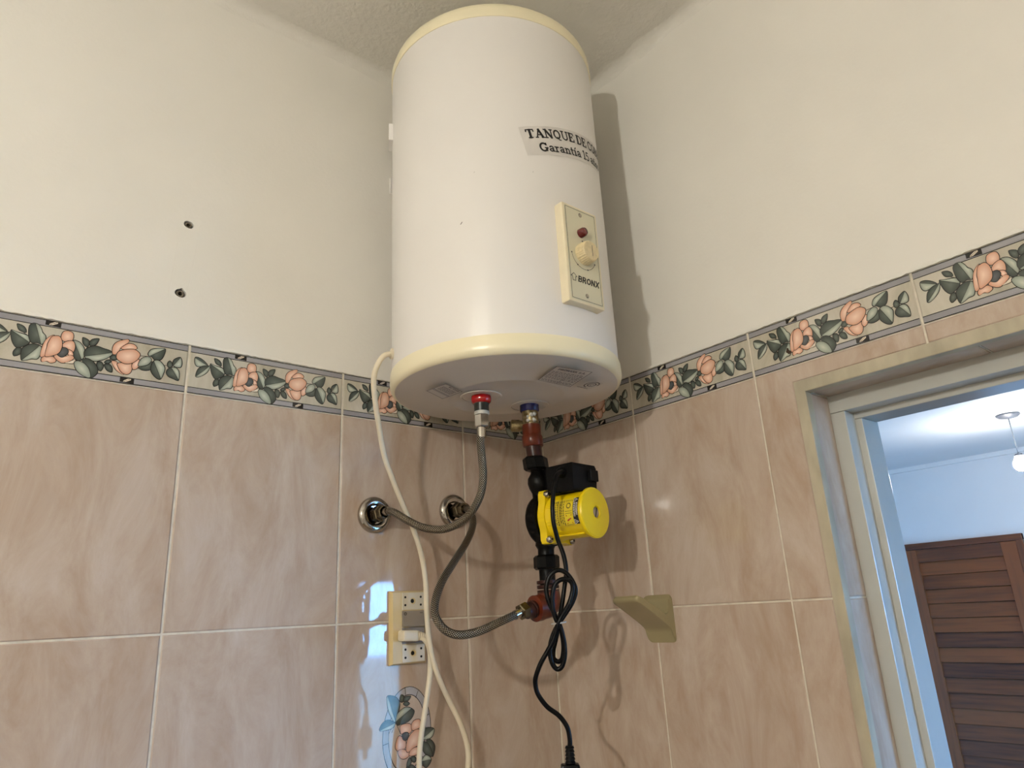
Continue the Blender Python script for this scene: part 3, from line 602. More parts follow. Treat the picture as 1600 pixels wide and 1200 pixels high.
# wooden louvred door on the far wall
DL, DR, DT = 1.199, 0.430, 2.098
d2 = tag(bpy.data.objects.new('door_2', None), 'dark reddish wooden louvred door on the bedroom wall', kind='structure'); COL.objects.link(d2)
xw = RX1
MB().bbox((xw-0.035, DL-0.028, 0), (xw, DL, DT), 0.003).build('casing', M_woodv, d2)
MB().bbox((xw-0.035, DR, 0), (xw, DR+0.042, DT), 0.003).build('casing', M_woodv, d2)
MB().bbox((xw-0.036, DR, DT-0.042), (xw, DL, DT), 0.003).build('casing', M_wood, d2)
MB().bbox((xw-0.028, 1.097, 0.01), (xw-0.001, DL-0.03, DT-0.044), 0.002).build('stile', M_woodv, d2)
MB().bbox((xw-0.028, DR+0.044, 0.01), (xw-0.001, 0.5635, DT-0.044), 0.002).build('stile', M_woodv, d2)
MB().bbox((xw-0.026, 0.5635, 1.966), (xw-0.001, 1.097, DT-0.044), 0.002).build('rail', M_wood, d2)
MB().bbox((xw-0.026, 0.5635, 0.01), (xw-0.001, 1.097, 0.16), 0.002).build('rail', M_wood, d2)
zt = 1.970
for k in range(19):                                         # overlapping boards, each tilted a little
    z1 = zt-k*0.0955; z0 = z1-0.0965; t = random.uniform(-0.002, 0.002)
    if z0 < 0.16: break
    vs = [(xw-0.002, 0.5635, z0), (xw-0.002, 1.097, z0), (xw-0.002, 1.097, z1), (xw-0.002, 0.5635, z1),
          (xw-0.022+t, 0.5635, z0+0.002), (xw-0.022+t, 1.097, z0+0.002), (xw-0.008, 1.097, z1-0.003), (xw-0.008, 0.5635, z1-0.003)]
    MB().add(vs, [(0,1,2,3),(4,7,6,5),(0,4,5,1),(3,2,6,7),(0,3,7,4),(1,5,6,2)]).build('board', M_wood, d2)
for z in (1.905, 1.62, 1.115): MB().lathe([(-0.03, 0.006), (0.03, 0.006)], (xw-0.036, 1.171, z), (0,0,1), 10).build('hinge', M_hinge, d2)
# pendant bulbs
def pendant(name, x, y, ztop, zb, r, strength, col, label, neck):
    t = thing(name, label, 'lamp', (x, y, ztop))
    MB().lathe([(0, 0.056), (-0.008, 0.056), (-0.018, 0.044), (-0.024, 0.006)], (x, y, ztop), (0,0,1), 28).build('ceiling_rose', M_rose, t)
    MB().tube([(x, y, ztop-0.02), (x, y, zb+neck)], 0.003, 8).build('cord', M_tie, t)
    MB().lathe([(0, 0.016), (-0.01, 0.02), (-0.045, 0.019)], (x, y, zb+neck), (0,0,1), 20).build('lamp_holder', M_rose, t)
    prof = [(r*1.35, r*0.5), (r*1.0, r*0.62)]+[(r*math.cos(math.radians(a)), r*math.sin(math.radians(a))) for a in range(45, 180, 12)]+[(-r*0.999, r*0.02)]
    MB().lathe(prof, (x, y, zb), (0,0,1), 28).build('bulb', emis(name+' glow', col, strength), t)
    return t
pendant('pendant_lamp', 3.4186, 0.0385, RZ, 2.375, 0.036, 360.0, (1.0, 0.97, 0.92, 1), 'lit bulb hanging on a thin cord from the bedroom ceiling', 0.055)
_a = 4*math.pi*0.025**2
pendant('ceiling_lamp', LAMP.x, LAMP.y, CEIL, LAMP.z, 0.025, LAMP_POWER/(math.pi*_a), LAMP_COLOR+(1,), 'lit bulb hanging in the bathroom, left of the camera', 0.06)
# ------------------------------------------------------------------ wall plugs in the drilled holes
for (hx, hz, hr), lb in zip(HOLES, ('empty plastic wall plug in the upper drilled hole on the left wall', 'empty plastic wall plug in the lower chipped hole on the left wall')):
    r = hr*0.72; o = MB().lathe([(0.0, r*0.62), (-0.001, r*0.62), (-0.001, r), (0.02, r), (0.02, r*0.62), (0.0, r*0.62)], (hx, 0.003, hz), (0, 1, 0), 20, closed=True).build('wall_plug', M_plugw)
    MB().lathe([(0.020, r*0.6), (0.021, r*0.6)], (hx, 0.003, hz), (0,1,0), 16).build('plug_bottom', M_hole, o)
    tag(o, lb, 'wall plug', 'wall plugs')
# ------------------------------------------------------------------ water heater
HX, HY, HR = -0.2738, -0.2208, 0.1835
ax = Vector((HX, HY, 0))
heater = thing('water_heater', 'white cylindrical electric water heater with cream caps, hung in the corner', 'water heater', (HX, HY, 2.095))
ZS, ZT = 2.1365, 2.6945
MB().lathe([(ZS-0.004, HR-0.012), (ZS-0.004, HR-0.001), (ZS, HR), (ZT, HR), (ZT+0.004, HR-0.001), (ZT+0.004, HR-0.012)], ax, (0,0,1), 96).build('body', M_heater, heater)
MB().lathe([(ZT, HR-0.01), (ZT, HR+0.0010), (ZT+0.003, HR+0.0018), (ZT+0.018, HR+0.0016), (ZT+0.026, HR-0.0010), (ZT+0.032, HR-0.0060), (ZT+0.036, HR-0.014), (ZT+0.038, HR-0.028), (ZT+0.044, 0.02)], ax, (0,0,1), 96).build('top_cap', M_cap, heater)
cap = MB().lathe([(ZS-0.0006, HR-0.01), (ZS-0.0006, HR+0.0018), (ZS-0.003, HR+0.0024), (ZS-0.016, HR+0.0030), (ZS-0.021, HR+0.0026), (ZS-0.0248, HR+0.0012), (ZS-0.0275, HR-0.0014), (ZS-0.0290, HR-0.0045), (ZS-0.0294, HR-0.0075)], ax, (0,0,1), 96)
cap = cap.build('bottom_cap', M_cap, heater)
ZB = 2.0965
base = MB().lathe([(ZS-0.0291, HR-0.0050), (ZS-0.0297, HR-0.009), (2.1015, 0.13), (2.0985, 0.096), (2.0975, 0.092), (2.0982, 0.0905), (ZB, 0.05), (ZB-0.0003, 0.001)], ax, (0,0,1), 96).build('underside', M_base, heater)
RED = Vector((-0.3205, -0.2135, 0)); BLU = Vector((-0.2190, -0.2125, 0))
for c, zz in ((RED, ZB), (BLU, ZB)):
    MB().lathe([(zz-0.0004, 0.033), (zz-0.0016, 0.0325), (zz-0.0016, 0.030), (zz-0.0002, 0.0295), (zz, 0.01)], c, (0,0,1), 40).build('outlet_dish', M_base, heater)
rc = MB().lathe([(ZB, 0.014), (ZB-0.0005, 0.0155), (ZB-0.005, 0.0162), (ZB-0.010, 0.0155), (ZB-0.0125, 0.013), (ZB-0.013, 0.008)], RED, (0,0,1), 32).build('hot_collar', M_red, heater); rc['label'] = 'glossy red plastic collar'
bc = MB().lathe([(ZB, 0.014), (ZB-0.0005, 0.0160), (ZB-0.010, 0.0158), (ZB-0.0115, 0.0145), (ZB-0.012, 0.008)], BLU, (0,0,1), 32).build('cold_collar', M_blue, heater); bc['label'] = 'dark blue plastic collar'
def flatmesh(name, quads, M, m, parent, h=0.0):
    b = MB()
    for q in quads: b.add([M @ Vector((p[0], p[1], h)) for p in q], [tuple(range(len(q)))])
    return b.build(name, m, parent, recalc=False)
def under_sticker(corners, lines, name):                     # quad sticker on the underside, corner order TL TR BR BL as read
    z = 2.0962; c = [Vector((x, y, z)) for x, y in corners]
    def P(u, v): return (c[3]*(1-u)+c[2]*u)*(1-v)+(c[0]*(1-u)+c[1]*u)*v
    b = MB(); b.add([P(0,0), P(1,0), P(1,1), P(0,1)], [(0,1,2,3)]); st = b.build(name, M_base, heater, recalc=False)
    b = MB()
    for q, w in lines: b.add([P(*p)+Vector((0,0,-0.0003)) for p in q], [tuple(range(len(q)))])
    b.build('sticker_print', M_faint, st, recalc=False)
def frame_lines(w): return [([(0,0),(1,0),(1,w),(0,w)],0), ([(0,1-w),(1,1-w),(1,1),(0,1)],0), ([(0,0),(w,0),(w,1),(0,1)],0), ([(1-w,0),(1,0),(1,1),(1-w,1)],0)]
def word_rows(rows, u0, u1, h, seed):
    R = random.Random(seed); out = []
    for v in rows:
        u = u0
        while u < u1-0.03:
            w = R.uniform(0.03, 0.1); w = min(w, u1-u); out.append(([(u, v), (u+w, v), (u+w, v+h), (u, v+h)], 0)); u += w+0.022
    return out
def txt(text, size, u, v, sx=1.0):
    q, _ = strokes(text, 1.0, SANS, 0.0); return [([(u+p[0]*size*sx, v+p[1]*size) for p in k], 0) for k in q]
k = 0.72
def mixpt(p, z): return p
LA = [(-0.4045,-0.2385), (-0.3605,-0.2195), (-0.3665,-0.172), (-0.411,-0.1945)]
LB = [(-0.3145,-0.383), (-0.2515,-0.392), (-0.231,-0.3235), (-0.2975,-0.3235)]
LS = [(-0.2245,-0.362), (-0.196,-0.362), (-0.194,-0.328), (-0.226,-0.328)]
under_sticker(LA, frame_lines(0.022)[1:]+txt('NO TOCAR', 0.085, 0.3, 0.86, 1.05)+word_rows([0.75,0.68,0.61,0.54,0.47], 0.12, 0.92, 0.03, 3)+[([(0.03,0.36),(0.97,0.36),(0.97,0.385),(0.03,0.385)],0), ([(0.03,0.3),(0.97,0.3),(0.97,0.32),(0.03,0.32)],0), ([(0.03,0.02),(0.97,0.02),(0.97,0.04),(0.03,0.04)],0)], 'notice_sticker')
under_sticker(LB, frame_lines(0.016)+txt('PROMARK S.A.', 0.10, 0.13, 0.80, 0.86)+word_rows([0.68,0.61,0.50,0.43,0.32,0.25,0.14,0.07], 0.05, 0.95, 0.026, 5)+[([(0.02,0.57),(0.98,0.57),(0.98,0.58),(0.02,0.58)],0), ([(0.02,0.39),(0.98,0.39),(0.98,0.40),(0.02,0.40)],0), ([(0.55,0.0),(0.56,0.0),(0.56,0.57),(0.55,0.57)],0)], 'rating_sticker')
def ringq(cx, cy, r0, r1, a0, a1, n=20): return [([(cx+r*math.cos(math.radians(t)), cy+r*math.sin(math.radians(t))) for r, t in ((r0, a0+(a1-a0)*i/n), (r1, a0+(a1-a0)*i/n), (r1, a0+(a1-a0)*(i+1)/n), (r0, a0+(a1-a0)*(i+1)/n))], 0) for i in range(n)]
under_sticker(LS, ringq(0.55, 0.6, 0.34, 0.4, 0, 270)+ringq(0.55, 0.6, 0.18, 0.24, 0, 360)+ringq(0.55,0.6,0.08,0.11,30,300,8)+word_rows([0.05], 0.1, 0.8, 0.06, 9), 'approval_sticker')
# warranty sticker wrapped round the body
def wrapped(quads, name, m, parent, rad, s0, z0, phi0, tilt, fine=0.006):
    b = MB()
    ct, st_ = math.cos(tilt), math.sin(tilt)
    for q in quads:
        vs = []
        for x, y in q:
            u = x*ct-y*st_; v = x*st_+y*ct; a = math.radians(phi0)+(u+s0)/HR
            vs.append((HX+rad*math.cos(a), HY+rad*math.sin(a), z0+v))
        b.add(vs, [tuple(range(len(q)))], 0, True)
    return b.build(name, m, parent, recalc=False)
TILT = math.radians(13.5); SW, SH = 0.190, 0.0517
grid = [[(SW*i/40, SH*j/2), (SW*(i+1)/40, SH*j/2), (SW*(i+1)/40, SH*(j+1)/2), (SW*i/40, SH*(j+1)/2)] for i in range(40) for j in range(2)]
stk = wrapped(grid, 'warranty_sticker', M_paper, heater, HR+0.0004, 0, 2.4285, -113.9, TILT); stk['label'] = 'grey white warranty sticker with black serif lettering'
q1, _ = strokes('TANQUE DE COBRE', 0.0155, GL, 0, 0.0085, 0.0305, 1.22, 1.06)
q2, _ = strokes('Garant\u00eda 15 a\u00f1os', 0.0150, GL, 0, 0.0243, 0.0065, 1.3, 1.12)
wrapped(q1+q2, 'lettering', M_black, stk, HR+0.0008, 0, 2.4285, -113.9, TILT)
for a, z, l in ((-147.5, 2.316, 0.004), (-140, 2.40, 0.0016), (-112, 2.40, 0.0016)):
    wrapped([[(0,0),(l*0.4,0),(l,l*0.9),(l*0.75,l)]], 'paint_chip', M_faint, heater, HR+0.0003, 0, z, a, 0)
# control panel
ph = math.radians(-90.3); pn = Vector((math.cos(ph), math.sin(ph), 0)); pt = Vector((-pn.y, pn.x, 0)); pz = Vector((0,0,1))
PW, PH_ = 0.073, 0.162; PF = 0.1955; pc = Vector((HX, HY, 2.268))
Mp = frame(pc+pn*PF, pt, pz, pn)
pan = MB().bbox((-PW/2, -PH_/2, -0.020), (PW/2, PH_/2, 0), 0.003, 0, Mp).build('control_panel', M_panel, heater)
w, h = PW-0.012, PH_-0.012
flat = MB().prism(rounded(w+0.004, h+0.004, 0.002), 0.0002, 0.0005, Mp); face = flat.build('face_plate', M_panelface, pan)
pr = [seg((-w/2,-h/2),(w/2,-h/2),.0007), seg((-w/2,h/2),(w/2,h/2),.0007), seg((-w/2,-h/2),(-w/2,h/2),.0007), seg((w/2,-h/2),(w/2,h/2),.0007)]
KC = (0.0, 0.0010); R1 = 0.0245
def pol(r, a): return (KC[0]+r*math.cos(math.radians(a)), KC[1]+r*math.sin(math.radians(a)))
for i in range(26):
    a = 185+150*i/26
    pr.append(seg(pol(R1, a), pol(R1, a+150/26), .0007))
for a in (185, 235, 285, 335, 90):
    c = pol(R1 if a != 90 else 0.0225, a); pr.append([(c[0]+.0013*math.cos(t), c[1]+.0013*math.sin(t)) for t in [2*math.pi*j/8 for j in range(8)]])
q, _ = strokes('BRONX', 0.0098, SANS, 0.16, -0.0165, -0.0470, 1.12)
pr += q
hs = [(-0.0270,-0.0470),(-0.0270,-0.0405),(-0.0300,-0.0405),(-0.0240,-0.0350),(-0.0180,-0.0405),(-0.0210,-0.0405),(-0.0210,-0.0470)]
pr += [seg(a, b, .0009) for a, b in zip(hs, hs[1:]+hs[:1])]
flatmesh('printed_markings', pr, Mp, M_black, pan, 0.0007)
kc = pc+pn*(PF+0.0005)+pz*KC[1]
kb = MB(); n = 60; vs = []
for d, rr in ((0.0, 0.0175), (0.004, 0.0172), (0.0145, 0.0160), (0.0165, 0.0148)):
    for j in range(n):
        t = 2*math.pi*j/n; r2 = rr*(1.02 if (j % 2 == 0 and d in (0.004, 0.0145)) else 0.985); vs.append(kc+pn*d+(pt*math.cos(t)+pz*math.sin(t))*r2)
kb.add(vs, [(i*n+j, i*n+(j+1) % n, (i+1)*n+(j+1) % n, (i+1)*n+j) for i in range(3) for j in range(n)]+[tuple(3*n+j for j in range(n))], 0, False)
knob = kb.build('thermostat_knob', M_knob, pan)
flatmesh('knob_mark', [seg((0.0, -0.009), (0.0, 0.009), 0.0011)], frame(kc+pn*0.0168+pt*0.002, pt, pz, pn), M_faint, pan)
MB().lathe([(0, 0.0075), (0.008, 0.0070), (0.0105, 0.0055), (0.0115, 0.001)], pc+pn*PF+pz*0.036+pt*-0.002, pn, 20).build('indicator_lamp', M_redlamp, pan)
for z in (0.068, -0.0665):
    c = pc+pn*PF+pz*z
    MB().lathe([(0, 0.0036), (0.001, 0.0034), (0.0018, 0.002), (0.002, 0.0003)], c, pn, 16).build('screw', M_chrome, pan)
# bracket and cable gland
a = math.radians(150.5); br = Vector((math.cos(a), math.sin(a), 0)); bt = Vector((-br.y, br.x, 0))
Mb = frame(Vector((HX, HY, 2.581))+br*HR, bt, pz, br)
bk = MB().prism([(-0.012,-0.017),(0.02,-0.017),(0.02,0.017),(-0.004,0.017),(-0.012,0.011)], -0.004, 0.006, Mb)
bk.build('mounting_bracket', M_heater, heater); bk = MB(); bk.box((HX-0.075, -0.060, 2.57), (HX-0.05, 0.0, 2.596)); bk.box((HX+0.05, -0.060, 2.57), (HX+0.075, 0.0, 2.596)); bk.box((HX-0.09, -0.004, 2.565), (HX+0.09, 0.0, 2.60))
bk.build('wall_rail', M_heater, heater)
gl = Vector((-0.4442, -0.1540, 2.1625)); gd = Vector((-1, 0.25, 0)).normalized()
MB().lathe([(-0.006, 0.006), (0.001, 0.0085), (0.004, 0.0085), (0.0045, 0.0055)], gl, gd, 20).build('cable_gland', M_cordw, heater)
# ------------------------------------------------------------------ hoses
def tube_uv(pts, r, n=14):
    P = [Vector(p) for p in pts]; m = len(P); me_v = []; fs = []; uvs = []
    T_ = [(P[min(i+1, m-1)]-P[max(i-1, 0)]).normalized() for i in range(m)]
    u = T_[0].orthogonal().normalized(); L_ = 0.0
    for i in range(m):
        u = (u-T_[i]*u.dot(T_[i])).normalized(); w_ = T_[i].cross(u)
        if i: L_ += (P[i]-P[i-1]).length
        for k2 in range(n+1):
            t = 2*math.pi*k2/n; me_v.append(P[i]+(u*math.cos(t)+w_*math.sin(t))*r); uvs.append((k2/n*6.0, L_/(2*math.pi*r)*6.0))
    for i in range(m-1):
        for k2 in range(n):
            fs.append((i*(n+1)+k2, i*(n+1)+k2+1, (i+1)*(n+1)+k2+1, (i+1)*(n+1)+k2))
    return me_v, fs, uvs
def braided(name, pts, r, parent):
    v, f, uvs = tube_uv(spline(pts, 10), r)
    me = bpy.data.meshes.new(name); me.from_pydata(v, [], f); me.materials.append(M_braid)
    ul = me.uv_layers.new(name='UVMap')
    for lp in me.loops: ul.data[lp.index].uv = uvs[lp.vertex_index]
    me.polygons.foreach_set('use_smooth', [True]*len(me.polygons)); me.update()
    return link(name, me, parent)
def hexnut(parent, o, d, r, l, m, name='nut', ch=0.0015):
    return MB().lathe([(0, r-ch), (ch, r), (l-ch, r), (l, r-ch)], o, d, 6, 0, False).build(name, m, parent)
HOSE1 = [(-0.3225, -0.2130, 2.034), (-0.3245, -0.2125, 2.0227), (-0.3222, -0.212, 1.9978), (-0.3189, -0.209, 1.9688), (-0.3188, -0.199, 1.9409), (-0.324, -0.18, 1.917), (-0.3323, -0.152, 1.9027), (-0.3462, -0.13, 1.8975), (-0.3656, -0.109, 1.9028), (-0.3817, -0.088, 1.9168), (-0.3908, -0.068, 1.9301), (-0.3933, -0.052, 1.935)]
h1 = thing('braided_hose', 'braided steel hose from the red outlet curving to the left chrome wall flange', 'hose', RED+Vector((0,0,2.03)), 'braided water hoses')
braided('hose_body', HOSE1, 0.0061, h1)
MB().lathe([(0, 0.0072), (0.016, 0.0070)], (-0.3222, -0.2131, 2.029), (0.0,0,1), 18).build('crimp_sleeve', M_chrome, h1)
hexnut(h1, (RED.x, RED.y, 2.0455), (0,0,1), 0.0118, 0.0205, M_chrome)
MB().lathe([(0, 0.0118), (0.005, 0.0121), (0.0062, 0.011)], (RED.x, RED.y, 2.0655), (0,0,1), 22).build('sealant_ring', M_putty, h1)
MB().lathe([(0, 0.0112), (0.002, 0.0118), (0.014, 0.0116), (0.0185, 0.0124), (0.0195, 0.009)], (RED.x, RED.y, 2.0665), (0,0,1), 24).build('threaded_sleeve', M_greenb, h1)
MB().lathe([(0, 0.0070), (0.013, 0.0068)], (-0.3925, -0.050, 1.9352), (-0.002,1,0.0), 18).build('crimp_sleeve', M_chrome, h1)
hexnut(h1, (-0.3922, -0.0385, 1.9352), (0,1,0), 0.0112, 0.013, M_nut)
HOSE2 = [(-0.2305, -0.040, 1.9485), (-0.2328, -0.048, 1.946), (-0.234, -0.058, 1.9388), (-0.2364, -0.068, 1.9252), (-0.2472, -0.078, 1.9063), (-0.2716, -0.092, 1.8808), (-0.3109, -0.112, 1.8482), (-0.3457, -0.13, 1.8182), (-0.3684, -0.146, 1.7902), (-0.377, -0.16, 1.7686), (-0.3707, -0.173, 1.7506), (-0.3538, -0.185, 1.7426), (-0.3254, -0.196, 1.7461), (-0.2905, -0.205, 1.7583), (-0.2640, -0.208, 1.7665)]
h2 = thing('braided_hose', 'braided steel hose looping from the right chrome wall flange down to the brown elbow', 'hose', (-0.2305, -0.040, 1.9485), 'braided water hoses')
braided('hose_body', HOSE2, 0.0061, h2)
hd = Vector((0.0265, -0.001, 0.0095)).normalized()
MB().lathe([(0, 0.0070), (0.014, 0.0070)], (-0.2690, -0.2078, 1.7648), hd, 18).build('crimp_sleeve', M_chrome, h2)
hexnut(h2, (-0.2585, -0.2086, 1.7682), hd, 0.0125, 0.0135, M_nut)
hexnut(h2, (-0.2303, -0.0365, 1.949), (0,1,0), 0.0112, 0.012, M_nut)
MB().lathe([(0, 0.0072), (0.008, 0.0068)], (-0.2315, -0.0450, 1.9475), Vector((0.08,1,0.2)), 18).build('crimp_sleeve', M_nut, h2)
for c, lb in ((Vector((-0.3913, 0, 1.9352)), 'left round chrome wall flange behind the hot water hose'), (Vector((-0.2301, 0, 1.9492)), 'right round chrome wall flange beside the tile joint')):
    e = thing('wall_flange', lb, 'pipe flange', c, 'chrome wall flanges')
    MB().lathe([(0.0, 0.0300), (-0.003, 0.0303), (-0.007, 0.0285), (-0.0095, 0.0245), (-0.0100, 0.0205), (-0.0085, 0.0170), (-0.0040, 0.0150), (-0.0035, 0.0100)], c, (0,1,0), 44).build('flange', M_chrome, e)
    hexnut(e, c+Vector((0,-0.026,0)), (0,1,0), 0.0135, 0.018, M_nut, 'union_nut')
    MB().lathe([(0, 0.0098), (0.012, 0.0098)], c+Vector((0,-0.0385,0)), (0,1,0), 20).build('nipple', M_nut, e)
# ------------------------------------------------------------------ pipework and pump
def cx(z):                                                   # centre line of the pipe column, leaning slightly
    tb = [(2.10,-0.219,-0.2125),(2.04,-0.2165,-0.2122),(2.006,-0.2135,-0.212),(1.9685,-0.208,-0.2115),(1.9075,-0.200,-0.211),(1.83,-0.2005,-0.210),(1.70,-0.2005,-0.210)]
    for (z1,x1,y1),(z0,x0,y0) in zip(tb[:-1], tb[1:]):
        if z >= z0: t = (z-z0)/(z1-z0); return Vector((x0+(x1-x0)*t, y0+(y1-y0)*t, z))
    return Vector((tb[-1][1], tb[-1][2], z))
def column(prof, name, m, parent, n=26, smooth=True):        # prof: (z, r), top first
    vs = []; fs = []
    for z, r in prof:
        c = cx(z)
        for k2 in range(n): t = 2*math.pi*k2/n; vs.append(c+Vector((math.cos(t)*r, math.sin(t)*r, 0)))
    q = len(prof)
    fs = [(i*n+k2, i*n+(k2+1) % n, (i+1)*n+(k2+1) % n, (i+1)*n+k2) for i in range(q-1) for k2 in range(n)]+[tuple(range(n)), tuple((q-1)*n+k2 for k2 in range(n))]
    return MB().add(vs, fs, 0, smooth).build(name, m, parent)
pipe = thing('inlet_pipe', 'brass nipple, brown coupling and black pipe under the blue heater outlet', 'pipe', cx(2.0))
column([(2.0855,0.0132),(2.084,0.0136),(2.068,0.0136),(2.066,0.0118),(2.060,0.0116)], 'brass_nipple', M_brass, pipe)
R = random.Random(4); b = MB()
for k2 in range(9):
    t = R.uniform(3.4, 4.6); z = R.uniform(2.067, 2.081); c = cx(z)+Vector((math.cos(t), math.sin(t), 0))*0.0132
    rr = R.uniform(0.002, 0.004); b.lathe([(-rr, rr*0.3), (-rr*0.6, rr*0.8), (0, rr), (rr*0.6, rr*0.8), (rr, rr*0.3)], c, (math.cos(t), math.sin(t), 0.3), 10)
b.build('sealant_lump', M_putty, pipe)
column([(2.063,0.0138),(2.0625,0.0150),(2.046,0.0155),(2.0445,0.0160),(2.042,0.0172),(2.028,0.0172),(2.0262,0.0158),(2.026,0.012)], 'coupling', M_brown, pipe)
column([(2.028,0.0128),(2.005,0.0124),(2.0045,0.009)], 'black_pipe', M_brownd, pipe)
vd = Vector((-0.77, 0.64, 0.06)).normalized(); vo = cx(2.0615)+Vector((0.012, 0.012, 0.004))
MB().lathe([(0.0, 0.008), (0.010, 0.0085), (0.018, 0.0105), (0.030, 0.0105), (0.032, 0.007)], vo+vd*0.004, vd, 20).build('side_valve', M_brass, pipe)
pump = thing('circulation_pump', 'yellow and black circulation pump on the pipe beneath the heater', 'pump', cx(1.9075))
O = cx(1.9075); pa = Vector((0.174, -0.985, 0)).normalized(); pr_ = Vector((0.985, 0.174, 0)).normalized()
def col6(z1, z0, r, name, n=8): return column([(z1, r-0.003), (z1-0.003, r), (z0+0.003, r), (z0, r-0.003)], name, M_iron, pump, n, False)
col6(2.0085, 1.987, 0.0205, 'union_nut')
column([(1.990,0.0125),(1.985,0.0100),(1.981,0.0115),(1.974,0.0165),(1.966,0.0180),(1.958,0.0165),(1.950,0.0130),(1.940,0.0135)], 'upper_port', M_iron, pump)
column([(1.880,0.0150),(1.868,0.0165),(1.862,0.0130),(1.852,0.0130),(1.848,0.0150),(1.846,0.010)], 'lower_port', M_iron, pump)
col6(1.8525, 1.8305, 0.0205, 'union_nut')
vo_ = O-pa*0.020
MB().lathe([(0.006, 0.010), (0.0065, 0.026), (0.008, 0.034), (0.012, 0.0385), (0.018, 0.0395), (0.0182, 0.0415), (0.034, 0.0425), (0.036, 0.03)], vo_, pa, 40).build('volute', M_iron, pump)
# yellow flange with four bolt lugs
Mf = frame(O+pa*0.0165, pr_, pz, pa)
fl = []
for k2 in range(64):
    t = 2*math.pi*k2/64; c4 = max(0, math.cos(4*(t-math.radians(50))/1.0)) if True else 0
    lug = max(math.exp(-((math.degrees(t)-a_)/13)**2) for a_ in (50, 130, 230, 310))
    fl.append(((0.0385+0.0105*lug)*math.cos(t), (0.0400+0.0125*lug)*math.sin(t)))
flange = MB().prism(fl, 0.0, 0.013, Mf, 0, False).build('motor_flange', M_yellow, pump)
for sx, sz in ((-1,1),(-1,-1),(1,1),(1,-1)):
    c = O+pa*0.0295+pr_*(sx*0.0285)+pz*(sz*0.0345)
    MB().lathe([(-0.002, 0.0058), (0.002, 0.0058), (0.004, 0.0050), (0.0055, 0.0035), (0.0055, 0.0018), (0.003, 0.0016)], c, pa, 18).build('bolt', M_chrome, pump)
motor = MB().lathe([(0.026, 0.0375), (0.034, 0.0355), (0.036, 0.0350), (0.094, 0.0345), (0.0945, 0.033)], O, pa, 48).build('motor_housing', M_yellow, pump)
for a_ in (-62, -12, 28, 200, 158, 242):                      # cooling ribs
    t = math.radians(a_); rd = pr_*math.cos(t)+pz*math.sin(t); tg = -pr_*math.sin(t)+pz*math.cos(t)
    MB().bbox((-0.0025, 0.030, 0.030), (0.0025, 0.088, 0.0368), 0.001, 0, frame(O, tg, pa, rd)).build('rib', M_yellow, pump)
MB().lathe([(0.0930, 0.034), (0.0930, 0.0378), (0.0942, 0.0387), (0.0972, 0.0387), (0.0985, 0.0378), (0.0985, 0.0366), (0.0992, 0.0362), (0.1012, 0.0095), (0.0985, 0.0088), (0.0975, 0.0085)], O, pa, 48).build('end_cap', M_yellow, pump)
plugc = O+pa*0.0975
MB().lathe([(0, 0.0084), (0.0022, 0.0080), (0.0026, 0.006)], plugc, pa, 22).build('vent_plug', M_steel, pump)
MB().bbox((-0.0075, -0.0009, 0.0023), (0.0075, 0.0009, 0.0032), 0.0002, 0, frame(plugc, (pr_*0.35+pz*0.937), (pr_*0.937-pz*0.35), pa)).build('screw_slot', M_hole, pump)
# terminal box
def inbox(d, s, z): return O+pa*d+pr_*s+pz*z
tb_ = MB(); e0 = [(0.010,-0.010),(0.024,-0.0195),(0.078,-0.0225),(0.082,0.037),(0.010,0.037)]
Mt = frame(O, pa, pr_, pz)
def prism_tb(z0, z1, sh): tb_.prism([(x*sh+(1-sh)*0.045, y*sh) for x, y in e0], z0, z1, Mt)
n5 = len(e0); vs = []
for z, sh in ((0.0345, 0.93), (0.036, 0.97), (0.058, 1.0), (0.074, 1.0), (0.079, 0.96)):
    vs += [Mt @ Vector(((x-0.045)*sh+0.045, y*sh, z+(0.003 if False else 0))) for x, y in e0]
fs = [tuple(range(n5)), tuple(4*n5+k2 for k2 in range(n5))]+[(i*n5+k2, i*n5+(k2+1) % n5, (i+1)*n5+(k2+1) % n5, (i+1)*n5+k2) for i in range(4) for k2 in range(n5)]
tbx = tb_.add(vs, fs).build('terminal_box', M_blackp, pump)
MB().bbox((0.078, 0.014, 0.052), (0.088, 0.034, 0.070), 0.0015, 0, Mt).build('speed_switch', M_blackp, tbx)
MB().lathe([(0, 0.009), (0.006, 0.0085), (0.009, 0.006)], inbox(0.058, -0.0205, 0.0655), -pr_, 20).build('cable_entry', M_blackp, tbx)
MB().bbox((0.030, -0.024, 0.034), (0.050, 0.030, 0.037), 0.001, 0, Mt).build('box_seat', M_blackp, tbx)
# rating label on the near side of the motor
def motor_quads(quads, rad, name, m, parent):
    b = MB()
    for q in quads:
        vs = []
        for x, y in q:                                       # x: along axis from the flange, y: arc length upwards from the camera-left side
            x = x+0.0085; t = math.pi+0.0-y/0.0348
            vs.append(O+pa*x+(pr_*math.cos(t)+pz*math.sin(t))*rad)
        b.add(vs, [tuple(range(len(q)))], 0, False)
    return b.build(name, m, parent, recalc=False)
def sub(x0, x1, y0, y1, n=10): return [[(x0, y0+(y1-y0)*i/n), (x1, y0+(y1-y0)*i/n), (x1, y0+(y1-y0)*(i+1)/n), (x0, y0+(y1-y0)*(i+1)/n)] for i in range(n)]
LY0, LY1 = -0.018, 0.022
lbl = motor_quads(sub(0.036, 0.084, LY0, LY1), 0.0372, 'rating_label', M_ylabel, motor)
ink = sub(0.0745, 0.0835, LY0+0.0006, LY1-0.0006)
motor_quads(ink, 0.0374, 'label_band', M_black, lbl)
def rot(q): return [(0.0805-p[1], LY1-0.0075-p[0]) for p in q]   # text reads along the arc, downwards
tw = []
